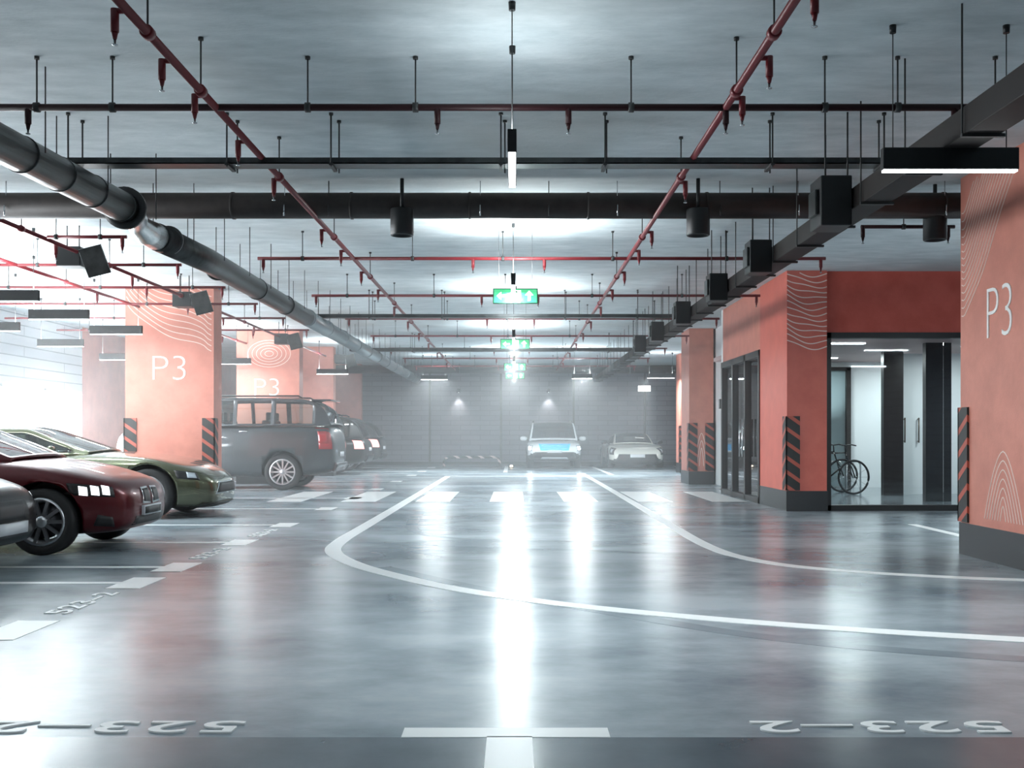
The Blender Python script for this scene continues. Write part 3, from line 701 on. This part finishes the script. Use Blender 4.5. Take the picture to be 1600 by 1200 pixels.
class Car:
    def __init__(s, label, L, W, top, sh, bot, hw, axles, R, gh, paint, tyre_w=.22, rim='alloy', spokes=10, glass='carglass', lower=None, cat='car'):
        """top/sh/bot/hw: (x, v) curves for bonnet height, shoulder height, sill height and half width.
        gh: dict with prof (roof curve), belt, pillars, gb, gt."""
        s.root = empty('car', (0, 0, 0), 0, label, cat); s.L = L; s.paint = paint
        n = 30; bm = bmesh.new(); rings = []
        x0, x1 = -L / 2, L / 2
        for i in range(n + 1):
            a = i / n; x = x0 + (x1 - x0) * (.5 - .5 * math.cos(PI * a)) * .55 + (x1 - x0) * a * .45
            w = interp(hw, x); zb = interp(bot, x); zs = interp(sh, x); zt = interp(top, x)
            half = [(0, zb), (.6 * w, zb), (.90 * w, zb + .015), (.975 * w, zb + .10), (w, lerp(zb, zs, .45)), (.995 * w, lerp(zb, zs, .78)), (.955 * w, zs), (.80 * w, lerp(zs, zt, .62)), (.42 * w, lerp(zs, zt, .95)), (0, zt)]
            pts = half + [(-y, z) for y, z in reversed(half[1:-1])]
            rings.append([bm.verts.new((x, y, z)) for y, z in pts])
        N = len(rings[0])
        for A, B in zip(rings, rings[1:]):
            for k in range(N): bm.faces.new((A[k], A[(k + 1) % N], B[(k + 1) % N], B[k]))
        bm.faces.new(rings[0]); bm.faces.new(list(reversed(rings[-1])))
        bmesh.ops.recalc_face_normals(bm, faces=bm.faces)
        for f in bm.faces: f.smooth = True
        me = bpy.data.meshes.new('body'); bm.to_mesh(me); bm.free(); me.materials.append(paint); me.materials.append(M['trim'])
        o = bpy.data.objects.new('body', me); COL.objects.link(o)
        o.modifiers.new('s', 'SUBSURF').levels = 1; o.modifiers['s'].render_levels = 1
        apply_mesh(o)
        cb = bmesh.new()
        for ax in axles:
            for sd in (-1, 1):
                ymid = sd * (W / 2 + .25 - .30)
                bmesh.ops.create_cone(cb, cap_ends=True, segments=40, radius1=R + .055, radius2=R + .055, depth=.62,
                                      matrix=Matrix.Translation((ax, ymid + sd * .0, R + .01)) @ Matrix.Rotation(PI / 2, 4, 'X'))
        for f in cb.faces: f.material_index = 1
        bmesh.ops.recalc_face_normals(cb, faces=cb.faces)
        cm = bpy.data.meshes.new('c'); cb.to_mesh(cm); cb.free(); cm.materials.append(paint); cm.materials.append(M['trim'])
        co = bpy.data.objects.new('c', cm); COL.objects.link(co)
        md = o.modifiers.new('b', 'BOOLEAN'); md.object = co; md.operation = 'DIFFERENCE'; md.solver = 'EXACT'
        apply_mesh(o); bpy.data.objects.remove(co)
        o.parent = s.root; s.body = o
        if lower is not None:      # lower cladding band
            me = o.data; me.materials.append(lower); idx = len(me.materials) - 1
            for p in me.polygons:
                if p.material_index == 0 and p.center.z < interp(bot, p.center.x) + .17: p.material_index = idx
        b = bmesh.new(); b.from_mesh(o.data); s.bvh = BVHTree.FromBMesh(b); b.free()
        # wheels
        rimm = M[rim]; w0 = None
        for ax in axles:
            for sd in (-1, 1):
                if w0 is None:
                    tw = tyre_w / 2; r_ = R * .70
                    w0 = MB().lathe([(r_, -tw * .8), (R * .80, -tw), (R * .95, -tw * .95), (R, -tw * .7), (R, tw * .7), (R * .95, tw * .95), (R * .80, tw), (r_, tw * .8), (r_ - .01, 0), (r_, -tw * .8)], 40, 'Y', cap=False).build('wheel', M['rubber'], s.root)
                    rm = MB(); rm.lathe([(r_ - .02, -tw * .85), (r_ + .01, -tw * .9), (r_ + .006, -tw * .6), (r_ - .03, -tw * .5), (r_ - .05, tw * .5)], 40, 'Y', cap=False)
                    rm.lathe([(0, -tw * .75), (.055, -tw * .74), (.07, -tw * .55), (.07, -tw * .3)], 20, 'Y')
                    for k in range(spokes):
                        a = 2 * PI * k / spokes
                        rm.box(.04, r_ - .01, -tw * .72, -tw * .45, -.017, .017, Matrix.Rotation(a, 4, 'Y'))
                    rm.build('rim', rimm, w0)
                    MB().lathe([(0, -.01), (r_ - .06, -.01), (r_ - .06, .02)], 30, 'Y').build('brake_disc', M['darkalloy'], w0)
                    w = w0
                else: w = copy_tree(w0, s.root)
                w.location = (ax, sd * (W / 2 - tyre_w / 2 - .012), R); w.rotation_euler = (0, random.random() * 0, PI if sd > 0 else 0)
        s.greenhouse(gh, M[glass])
    def greenhouse(s, g, gm):
        prof, belt = g['prof'], g['belt']; pil = g['pillars']; xr, xf = prof[0][0], prof[-1][0]
        zmax = max(v for _, v in prof); gb, gt = g['gb'], g['gt']; taper = g.get('taper', .10)
        ws = g['ws']; rs = g['rs']       # windscreen x range, rear screen x range
        xs = sorted(set([round(xr + (xf - xr) * i / 44, 4) for i in range(45)] + [v for p in pil for v in p] + list(ws) + list(rs)))
        mid = (xr + xf) / 2
        def yat(x, z):
            zb = interp(belt, x); t = (z - zb) / max(.01, zmax - zb)
            pl = 1 - taper * abs((x - mid) / ((xf - xr) / 2)) ** 2.6
            return (gb + (gt - gb) * min(1, max(0, t))) * pl
        body = bmesh.new(); glasses = {}
        def add(key, quad):
            b = body if key is None else glasses.setdefault(key, bmesh.new())
            f = b.faces.new([b.verts.new(q) for q in quad]); f.smooth = True
        rail = g.get('rail', .055)
        def rowz(x):
            zb, zt = interp(belt, x) - .03, interp(prof, x)
            zt = max(zt, zb + .002); h = zt - zb
            lo = min(.05, h * .3); hi = min(rail, h * .4)
            return [zb, zb + lo] + [lerp(zb + lo, zt - hi, k / 3) for k in (1, 2)] + [zt - hi, zt]
        wins = []
        inner = sorted([p for p in pil]); edges = []
        for a, b in zip(inner, inner[1:]): edges.append((a[1], b[0]))
        for sd in (-1, 1):
            for xa, xb in zip(xs, xs[1:]):
                za, zb = rowz(xa), rowz(xb)
                for k in range(5):
                    q = [(xa, sd * yat(xa, za[k]), za[k]), (xb, sd * yat(xb, zb[k]), zb[k]), (xb, sd * yat(xb, zb[k + 1]), zb[k + 1]), (xa, sd * yat(xa, za[k + 1]), za[k + 1])]
                    key = None
                    if 1 <= k <= 3 and min(za[5] - za[0], zb[5] - zb[0]) > .14:
                        for wi, (ea, eb) in enumerate(edges):
                            if xa >= ea - 1e-4 and xb <= eb + 1e-4: key = ('side_window', sd, wi)
                    add(key, q if sd > 0 else q[::-1])
        vs = [-1, -.93, -.6, -.2, .2, .6, .93, 1]; crown = g.get('crown', .035)
        def tp(x, v):
            z = max(interp(prof, x), interp(belt, x) - .028); y = yat(x, z); return (x, v * y, z + crown * (1 - v * v))
        bow = g.get('bow', .12)
        def tpb(x, v):
            p = tp(x, v); k = (1 - v * v)
            e = max(0, (x - mid) / (xf - mid)) if x > mid else -max(0, (mid - x) / (mid - xr)) * .6
            return (p[0] + bow * k * e ** 3 if e > 0 else p[0] - bow * k * abs(e) ** 3, p[1], p[2])
        for xa, xb in zip(xs, xs[1:]):
            for va, vb in zip(vs, vs[1:]):
                key = None
                if abs(va + vb) / 2 < .93:
                    if xa >= ws[0] - 1e-4 and xb <= ws[1] + 1e-4: key = ('windscreen', 0, 0)
                    if xa >= rs[0] - 1e-4 and xb <= rs[1] + 1e-4: key = ('rear_window', 0, 0)
                add(key, [tpb(xa, va), tpb(xb, va), tpb(xb, vb), tpb(xa, vb)])
        def fin(bm, name, m, th, parent):
            bmesh.ops.remove_doubles(bm, verts=bm.verts, dist=.0008); bmesh.ops.recalc_face_normals(bm, faces=bm.faces)
            me = bpy.data.meshes.new(name); bm.to_mesh(me); bm.free(); me.materials.append(m)
            o = bpy.data.objects.new(name, me); COL.objects.link(o); o.parent = parent
            if th: md = o.modifiers.new('s', 'SOLIDIFY'); md.thickness = th; md.offset = -1
            return o
        fin(body, 'roof', g.get('roofmat', s.paint), .03, s.root)
        for key, b in glasses.items(): fin(b, key[0], gm, 0, s.root)
        # seats
        for x in g.get('seats', ()):
            for sd in (-1, 1):
                zb = interp(belt, x)
                MB().box(x - .08, x + .08, sd * .36 - .24, sd * .36 + .24, zb - .1, zb + .10).box(x - .07, x + .02, sd * .36 - .12, sd * .36 + .12, zb + .09, zb + .28).build('seat', M['seat'], s.root, .03)
    def patch(s, name, m, corners, axis='front', nu=6, nv=4, off=.008, th=.03, parent=None, label=None, mirror=False):
        """raised panel following the body; corners = 4 (a,b) pairs: (y,z) for front/rear, (x,z) for sides"""
        out = []
        for sgn in ((1, -1) if mirror else (1,)):
            g = []
            for j in range(nv + 1):
                row = []
                for i in range(nu + 1):
                    u, v = i / nu, j / nv
                    a0 = Vector(corners[0]).lerp(Vector(corners[1]), u); a1 = Vector(corners[3]).lerp(Vector(corners[2]), u); p = a0.lerp(a1, v)
                    if axis == 'front': o, d = Vector((4, sgn * p[0], p[1])), Vector((-1, 0, 0))
                    elif axis == 'rear': o, d = Vector((-4, sgn * p[0], p[1])), Vector((1, 0, 0))
                    elif axis == 'fdiag': d = Vector((-1, -sgn * .75, 0)).normalized(); c = Vector((s.L / 2 - .35, sgn * p[0], p[1])); o = c - d * 3
                    elif axis == 'rdiag': d = Vector((1, -sgn * .9, 0)).normalized(); c = Vector((-s.L / 2 + .35, sgn * p[0], p[1])); o = c - d * 3
                    elif axis == 'top': o, d = Vector((p[0], sgn * p[1], 3)), Vector((0, 0, -1))
                    else: o, d = Vector((p[0], sgn * 3, p[1])), Vector((0, -sgn, 0))
                    h = s.bvh.ray_cast(o, d)
                    row.append((h[0], h[1]) if h[0] is not None else None)
                g.append(row)
            bm = bmesh.new(); V = {}
            for j, row in enumerate(g):
                for i, h in enumerate(row):
                    if h: V[i, j] = (bm.verts.new(h[0] + h[1] * off), bm.verts.new(h[0] - h[1] * th))
            for j in range(nv):
                for i in range(nu):
                    K = [(i, j), (i + 1, j), (i + 1, j + 1), (i, j + 1)]
                    if all(k in V for k in K):
                        bm.faces.new([V[k][0] for k in K]).smooth = True; bm.faces.new([V[k][1] for k in reversed(K)])
                        for e, (p, q) in enumerate(zip(K, K[1:] + K[:1])):
                            edge = (e == 0 and j == 0) or (e == 1 and i == nu - 1) or (e == 2 and j == nv - 1) or (e == 3 and i == 0)
                            if edge: bm.faces.new((V[p][0], V[p][1], V[q][1], V[q][0]))
            bmesh.ops.recalc_face_normals(bm, faces=bm.faces)
            me = bpy.data.meshes.new(name); bm.to_mesh(me); bm.free(); me.materials.append(m)
            o = bpy.data.objects.new(name, me); COL.objects.link(o); o.parent = parent or s.root
            if label: o['label'] = label
            out.append(o)
        return out
    def mirrors(s, x, y, z, m, scale=1):
        for sd in (-1, 1):
            o = MB().lathe([(0, -.09), (.05, -.08), (.075, -.03), (.075, .03), (.05, .08), (0, .09)], 14, 'Y').build('wing_mirror', m, s.root)
            o.scale = (.75 * scale, 1.15 * scale, .9 * scale); o.location = (x, sd * (y + .1 * scale), z)
            MB().tube([(0, -sd * .16 / scale, -.07), (0, 0, 0)], .018, 8).build('mirror_arm', M['trim'], o)
    def handles(s, xs, z):
        for x in xs: s.patch('door_handle', M['chrome'], [(x - .09, z - .015), (x + .09, z - .015), (x + .09, z + .015), (x - .09, z + .015)], 'side', 3, 1, .02, .01, mirror=True)
    def seams(s, segs):
        for (xa, za, xb, zb) in segs:
            s.patch('door_seam', M['trim'], [(xa - .004, za), (xa + .004, za), (xb + .004, zb), (xb - .004, zb)], 'side', 1, 8, .0012, .004, mirror=True)
    def place(s, x, y, rz): s.root.location = (x, y, 0); s.root.rotation_euler = (0, 0, rz)

def carpaint(name, c, metal=.35, rough=.3): return mat(name, c, rough, metal, coat=1.0, coat_rough=.04)
P_red = carpaint('deep metallic red car paint', (.08, .001, .004), .45)
P_red.node_tree.nodes['Principled BSDF'].inputs['Coat Weight'].default_value = .35
P_green = carpaint('olive green car paint', (.085, .092, .048), .7, .25)
P_grey = carpaint('dark grey car paint', (.038, .045, .05), .5, .3)
P_black = carpaint('black car paint', (.004, .004, .005), 0)
P_black.node_tree.nodes['Principled BSDF'].inputs['Coat Weight'].default_value = .15; P_black.node_tree.nodes['Principled BSDF'].inputs['Specular IOR Level'].default_value = .3
P_white = carpaint('white car paint', (.82, .86, .88), 0, .3)
P_silver = carpaint('cream white car paint', (.80, .79, .72), 0, .3)

def coupe(label, paint, L=4.64, W=1.83, roofz=1.34, nose='kidney', glass='carglass', **k):
    h = L / 2
    top = [(-h, .80), (-h + .25, .98), (-1.2, .98), (-.2, .96), (.75, .98), (1.15, .965), (1.6, .90), (h - .35, .80), (h - .10, .72), (h, .58)]
    sh = [(-h, .62), (-h + .25, .88), (-1.2, .93), (0, .90), (.9, .89), (1.5, .84), (h - .35, .74), (h - .1, .64), (h, .50)]
    bot = [(-h, .42), (-h + .25, .28), (-1.6, .20), (1.6, .18), (h - .3, .19), (h - .05, .24), (h, .30)]
    hw = [(-h, .60), (-h + .15, .80), (-h + .6, W / 2 - .01), (-.8, W / 2), (.9, W / 2), (h - .65, W / 2 - .02), (h - .3, .80), (h - .10, .66), (h, .50)]
    gh = dict(prof=[(-1.95, .97), (-1.65, 1.06), (-1.2, 1.20), (-.75, roofz - .02), (-.2, roofz + .005), (.15, roofz - .02), (.6, 1.17), (1.12, .96)],
              belt=[(-2, .96), (1.2, .94)], pillars=[(-1.62, -1.35), (-.38, -.32), (1.02, 1.1)], gb=.80, gt=.56, ws=(.25, 1.08), rs=(-1.85, -1.0), seats=(-.15, -.95), taper=.16)
    c = Car(label, L, W, top, sh, bot, hw, (h - .80, -h + 1.02), .335, gh, paint, **k)
    c.mirrors(.62, .86, .98, paint, .95); c.handles([-.35], .78)
    c.seams([(.85, .25, .95, .86), (-.45, .25, -.42, .9)])
    return c
# nearest, black coupe at the left edge
c = coupe('black coupe cut off at the left edge, nearest of the parked cars', P_black, rim='alloy')
h = 2.32
c.patch('grille', M['trim'], [(-.34, .44), (.34, .44), (.30, .62), (-.30, .62)], 'front', 8, 4, .008)
c.patch('grille_mesh', M['trim'], [(-.30, .46), (.30, .46), (.27, .60), (-.27, .60)], 'front', 8, 4, .014)
c.patch('headlight', M['hllow'], [(.48, .56), (.86, .60), (.86, .72), (.50, .66)], 'fdiag', 8, 3, mirror=True)
c.patch('number_plate', M['plate'], [(-.26, .33), (.26, .33), (.26, .43), (-.26, .43)], 'front', 4, 2, .03)
c.place(-4.42 - 2.32, 9.30, 0)
# red
c = coupe('dark red metallic coupe with lit headlight, between the black and green cars', P_red, spokes=10, rim='alloy', roofz=1.35)
for sd in (1, -1):
    c.patch('grille', M['chrome'], [(sd * .03, .47), (sd * .25, .48), (sd * .23, .645), (sd * .04, .65)], 'front', 5, 4, .012)
    c.patch('grille_mesh', M['trim'], [(sd * .05, .49), (sd * .225, .50), (sd * .205, .63), (sd * .055, .635)], 'front', 5, 4, .018)
c.patch('headlight', M['trim'], [(.52, .57), (.99, .60), (1.01, .72), (.53, .67)], 'fdiag', 10, 4, mirror=True)
for a in (.58, .70, .82): c.patch('headlight_bulb', M['hllow'], [(a, .59), (a + .085, .60), (a + .085, .69), (a, .675)], 'fdiag', 3, 3, .014, mirror=True)
c.patch('lower_intake', M['trim'], [(-.45, .27), (.45, .27), (.40, .36), (-.40, .36)], 'front', 8, 3, .004)
c.patch('corner_intake', M['trim'], [(.50, .27), (.75, .29), (.72, .40), (.55, .37)], 'fdiag', 5, 3, .006, mirror=True)
c.patch('number_plate', M['plate'], [(-.26, .36), (.26, .36), (.26, .46), (-.26, .46)], 'front', 4, 2, .03, label='white number plate')
c.patch('plate_panel', M['trim'], [(-.24, .375), (.24, .375), (.24, .445), (-.24, .445)], 'front', 4, 2, .034)
c.place(-3.92 - 2.32, 11.40, 0)
# green GT
L = 4.72; h = L / 2
top = [(-h, .86), (-h + .3, .98), (-1.3, .97), (-.2, .93), (.55, .96), (.9, .955), (1.4, .90), (h - .45, .79), (h - .15, .67), (h, .52)]
sh = [(-h, .68), (-h + .3, .90), (-1.4, .93), (-.3, .86), (.7, .86), (1.4, .855), (h - .45, .72), (h - .15, .60), (h, .46)]
bot = [(-h, .42), (-h + .25, .26), (-1.6, .17), (1.6, .15), (h - .3, .15), (h - .03, .18), (h, .24)]
hw = [(-h, .62), (-h + .15, .82), (-h + .65, .965), (-1.2, .97), (-.1, .90), (.9, .93), (1.45, .955), (h - .5, .91), (h - .18, .74), (h, .50)]
gh = dict(prof=[(-2.15, .98), (-1.85, 1.07), (-1.4, 1.19), (-.95, 1.285), (-.5, 1.29), (-.05, 1.16), (.52, .955)], belt=[(-2.2, .95), (1, .92)],
          pillars=[(-1.75, -1.4), (-.85, -.80), (.42, .50)], gb=.80, gt=.54, ws=(-.42, .50), rs=(-2.05, -1.15), seats=(-.75,), taper=.2)
c = Car('olive green long-bonnet sports car parked beside the P3 pillar', L, 1.94, top, sh, bot, hw, (h - .90, -h + 1.0), .36, gh, P_green, rim='alloy', spokes=10, tyre_w=.25)
c.mirrors(.10, .85, .99, P_green, .9); c.handles([-.9], .78); c.seams([(.25, .22, .32, .82), (-1.0, .22, -.97, .86)])
c.patch('grille', M['chrome'], [(-.52, .34), (.52, .34), (.40, .52), (-.40, .52)], 'front', 8, 4, .006)
c.patch('grille_mesh', M['trim'], [(-.48, .36), (.48, .36), (.37, .50), (-.37, .50)], 'front', 8, 4, .012)
c.patch('headlight', M['trim'], [(.62, .55), (.99, .58), (1.02, .70), (.66, .66)], 'fdiag', 8, 4, .006, mirror=True)
c.patch('headlight_bulb', M['hl'], [(.68, .58), (.84, .59), (.84, .67), (.70, .65)], 'fdiag', 4, 3, .012, mirror=True)
c.patch('splitter', M['trim'], [(-.7, .17), (.7, .17), (.68, .22), (-.68, .22)], 'front', 10, 1, .02)
c.patch('side_vent', M['trim'], [(.72, .52), (.95, .54), (.93, .64), (.74, .62)], 'side', 4, 2, .004, mirror=True)
c.place(-4.33 - h, 15.95, 0)

def suv(label, paint, L, W, Hh, R, belt=1.12, glass='carglass', slope=0, lower=None, rim='alloy', rails=True, tail='tail', spokes=10):
    h = L / 2; k = Hh / 1.85
    top = [(-h, .95 * k), (-h + .12, belt), (-1, belt), (0, belt), (h - 1.45, belt), (h - 1.0, belt - .02), (h - .4, belt - .07), (h - .12, belt - .16), (h, .80 * k)]
    sh = [(-h, .80 * k), (-h + .12, belt - .06), (-1, belt - .05), (h - 1.2, belt - .07), (h - .4, belt - .13), (h - .12, belt - .24), (h, .70 * k)]
    bot = [(-h, .48), (-h + .2, .36), (-1.4, .28), (1.4, .28), (h - .3, .30), (h, .42)]
    hw = [(-h, W / 2 - .16), (-h + .12, W / 2 - .05), (-h + .7, W / 2), (h - .9, W / 2), (h - .3, W / 2 - .05), (h - .1, W / 2 - .13), (h, W / 2 - .26)]
    r = -h + .10
    gh = dict(prof=[(r - .0, belt), (r + .12 + slope * .3, lerp(belt, Hh, .55)), (r + .30 + slope * .7, Hh - .10 - slope * .08), (r + .55 + slope, Hh - .03), (-.4, Hh), (.35, Hh - .02), (.75, Hh - .16), (h - 1.15, belt + .0)],
              belt=[(-h, belt + .015), (h, belt + .005)], pillars=[(r + .0, r + .34 + slope * .6), (-h + 1.32, -h + 1.42), (-.28, -.20), (.62, .68) if False else (h - 1.42, h - 1.36)], gb=W / 2 - .07, gt=W / 2 - .22,
              ws=(.45, h - 1.19), rs=(r + .02, r + .26 + slope * .6), seats=(.15, -.85), taper=.05, crown=.03, rail=.07, bow=.06)
    c = Car(label, L, W, top, sh, bot, hw, (h - .92, -h + 1.15), R, gh, paint, glass=glass, lower=lower, rim=rim, spokes=spokes, tyre_w=.26)
    c.mirrors(h - 1.55, W / 2 - .03, belt + .06, paint, 1.25); c.handles([-.45, .55], belt - .14)
    c.seams([(-.24, .36, -.24, belt - .08), (h - 1.45, .36, h - 1.40, belt - .08), (-h + 1.38, .8, -h + 1.38, belt - .08)])
    if rails:
        for sd in (-1, 1): MB().tube([(-h + .75, sd * (W / 2 - .28), Hh - .01), (-h + .85, sd * (W / 2 - .28), Hh + .045), (.3, sd * (W / 2 - .28), Hh + .045), (.4, sd * (W / 2 - .28), Hh - .01)], .018, 8).build('roof_rail', M['trim'], c.root)
    c.patch('tail_light', M[tail], [(W / 2 - .35, .82 * k), (W / 2 - .02, .82 * k), (W / 2 - .02, belt - .06), (W / 2 - .30, belt - .08)], 'rdiag', 6, 4, .01, mirror=True)
    c.patch('rear_plate', M['plate'], [(-.26, .72), (.26, .72), (.26, .83), (-.26, .83)], 'rear', 4, 2, .015)
    c.patch('rear_bumper', M['trim'] if lower else paint, [(-W / 2 + .2, .44), (W / 2 - .2, .44), (W / 2 - .2, .60), (-W / 2 + .2, .60)], 'rear', 12, 2, .05)
    return c
c = suv('large dark grey off-roader parked tail out beyond the P3 pillar', P_grey, 4.9, 1.92, 2.02, .395, 1.42, lower=None, slope=.12, spokes=12)
h = 2.45
MB().box(-h - .02, -h + .42, -.62, .62, 1.96, 2.0, Matrix.Translation((0.16, 0, -.005))).build('rear_spoiler', P_grey, c.root, .015)
c.patch('upper_tail_light', M['tail'], [(.72, 1.02), (.94, 1.02), (.94, 1.26), (.74, 1.26)], 'rdiag', 4, 4, .02, mirror=True)
c.place(-3.92 - h, 23.98, PI)
c = suv('black family off-roader behind the large grey one, low red tail lights', P_black, 4.7, 1.9, 1.78, .37, 1.10, slope=.2, tail='tailon')
c.place(-4.45 - 2.35, 32.6, PI)
c = suv('black off-roader with sloping tailgate, farthest in the left row', P_black, 4.8, 1.95, 1.80, .38, 1.12, slope=.45, tail='tailon', rails=False)
c.place(-4.5 - 2.4, 36.6, PI)
# white crossover, facing us
c = suv('white crossover with lit headlights and blue grille facing the viewer', P_white, 4.5, 1.98, 1.68, .36, 1.02, glass='carglassdark', lower=M['trim'], slope=.25, rails=True)
c.patch('grille', M['bluegrille'], [(-.50, .66), (.50, .66), (.56, .88), (-.56, .88)], 'front', 12, 5, .012, label='blue grille with added glow')
for z in (.70, .75, .80, .85): c.patch('grille_bar', M['chrome'], [(-.50, z), (.50, z), (.50, z + .012), (-.50, z + .012)], 'front', 10, 1, .02)
c.patch('headlight', M['hl'], [(.58, .64), (.93, .66), (.93, .84), (.62, .82)], 'fdiag', 6, 4, .01, mirror=True)
for o in c.patch('headlight_bulb', M['hlon'], [(.66, .68), (.80, .69), (.80, .79), (.66, .78)], 'fdiag', 4, 4, .02, mirror=True): pass
c.patch('lower_intake', M['trim'], [(-.78, .36), (.78, .36), (.70, .60), (-.70, .60)], 'front', 14, 4, .008)
c.patch('skid_plate', M['hl'], [(-.5, .36), (.5, .36), (.44, .42), (-.44, .42)], 'front', 8, 1, .02)
c.patch('number_plate', M['plate'], [(-.26, .57), (.26, .57), (.26, .67), (-.26, .67)], 'front', 4, 2, .03)
c.place(1.42, 37.4 + 2.25, -PI / 2)
# low white sports car
L = 4.5; h = L / 2
top = [(-h, .78), (-h + .4, .90), (-1.2, .92), (0, .90), (.6, .90), (1.1, .86), (1.6, .78), (h - .25, .66), (h, .50)]
sh = [(-h, .62), (-h + .3, .84), (-1.2, .90), (0, .84), (.7, .86), (1.4, .85), (h - .5, .78), (h - .25, .66), (h, .48)]
bot = [(-h, .36), (-h + .2, .24), (-1.4, .17), (1.4, .15), (h - .2, .16), (h, .22)]
hw = [(-h, .75), (-h + .2, .90), (-h + .8, 1.02), (-.2, .96), (.8, .97), (1.4, 1.0), (h - .4, .97), (h - .15, .88), (h, .72)]
gh = dict(prof=[(-1.9, .92), (-1.3, 1.08), (-.6, 1.24), (-.1, 1.25), (.35, 1.14), (.95, .90)], belt=[(-2, .88), (1, .88)], pillars=[(-1.4, -1.1), (-.5, -.44), (.84, .92)], gb=.82, gt=.60, ws=(.0, .92), rs=(-1.8, -.8), seats=(-.2,), taper=.12, bow=.10)
c = Car('low cream white sports car with dark lower body beside the right pillar', L, 2.04, top, sh, bot, hw, (h - .9, -h + 1.0), .34, gh, P_silver, rim='darkalloy', glass='carglassdark', lower=M['trim'], tyre_w=.27)
c.mirrors(.5, .92, .95, M['trim'], 1.1)
c.patch('front_bumper', M['trim'], [(-.80, .20), (.80, .20), (.66, .52), (-.66, .52)], 'front', 12, 5, .01)
c.patch('headlight', M['trim'], [(.66, .50), (1.02, .52), (1.02, .76), (.74, .72)], 'fdiag', 6, 4, .01, mirror=True)
c.patch('headlight_bulb', M['hl'], [(.80, .58), (.92, .58), (.92, .70), (.80, .70)], 'fdiag', 4, 4, .018, mirror=True)
c.patch('number_plate', M['plate'], [(-.26, .40), (.26, .40), (.26, .51), (-.26, .51)], 'front', 4, 2, .03)
c.place(4.36, 37.4 + h, -PI / 2)

# ------------------------------------------------------------------ more light
def area(name, loc, rot, sx, sy, e, col=(1, 1, 1)):
    la = bpy.data.lights.new(name, 'AREA'); la.shape = 'RECTANGLE'; la.size = sx; la.size_y = sy; la.energy = e; la.color = col
    o = bpy.data.objects.new(name, la); COL.objects.link(o); o.location = loc; o.rotation_euler = rot; return o
# lobby ceiling lamps
for i, (x, y) in enumerate([(6.0, 19.0), (8.6, 19.6), (6.6, 22.6), (9.0, 22.8)]):
    t = empty('lobby_lamp', (x, y, 2.84), 0, ['recessed lobby ceiling strip light nearest the bicycles', 'recessed lobby strip light above the dark panels', 'rear recessed lobby strip light over the bicycles', 'rear recessed lobby strip light behind the panels'][i], 'ceiling light', 'lobby ceiling lights')
    MB().box(-.3, .3, -.05, .05, 0, .02).build('diffuser', M['lamp'], t)
    o = area('lamp_light', (0, 0, -.01), (0, 0, 0), .6, .1, 44, (.95, 1, 1)); o.parent = t

w = bpy.data.worlds.new('World'); SC.world = w; w.use_nodes = True
w.node_tree.nodes['Background'].inputs[0].default_value = (.75, .88, 1, 1); w.node_tree.nodes['Background'].inputs[1].default_value = .3

# haze in the far half of the hall
hz = MB().box(-10.38, 4.2, 14.5, 42.88, .004, CEIL - .01).build('haze', None, None)
vm = bpy.data.materials.new('thin haze'); vm.use_nodes = True; nt = vm.node_tree; nt.nodes.clear()
o = nt.nodes.new('ShaderNodeOutputMaterial'); v = nt.nodes.new('ShaderNodeVolumeScatter'); v.inputs['Density'].default_value = .0145; v.inputs['Color'].default_value = (.97, .99, 1, 1); v.inputs['Anisotropy'].default_value = .3
nt.links.new(v.outputs[0], o.inputs['Volume']); hz.data.materials.clear(); hz.data.materials.append(vm)
tag(hz, 'thin pale haze filling the far half of the garage', 'haze', kind='stuff')

# ------------------------------------------------------------------ camera & colour
cd = bpy.data.cameras.new('Camera'); cam = bpy.data.objects.new('Camera', cd); COL.objects.link(cam)
cd.sensor_width = 36; cd.sensor_fit = 'HORIZONTAL'; cd.lens = 36 * 1650 / 1600
cd.shift_x = -4 / 1600; cd.shift_y = 80 / 1600
cam.location = (0, 0, 1.2); cam.rotation_euler = (PI / 2, 0, 0); cd.clip_start = .05; cd.clip_end = 200
SC.camera = cam
SC.view_settings.view_transform = 'Standard'; SC.view_settings.look = 'None'; SC.view_settings.exposure = 0.36; SC.view_settings.gamma = 1
SC.view_settings.use_curve_mapping = False
cy = SC.cycles
cy.use_denoising = True
cy.max_bounces = 8; cy.diffuse_bounces = 4; cy.glossy_bounces = 4; cy.transparent_max_bounces = 16; cy.volume_bounces = 1
cy.sample_clamp_indirect = 6; cy.caustics_reflective = False; cy.caustics_refractive = False
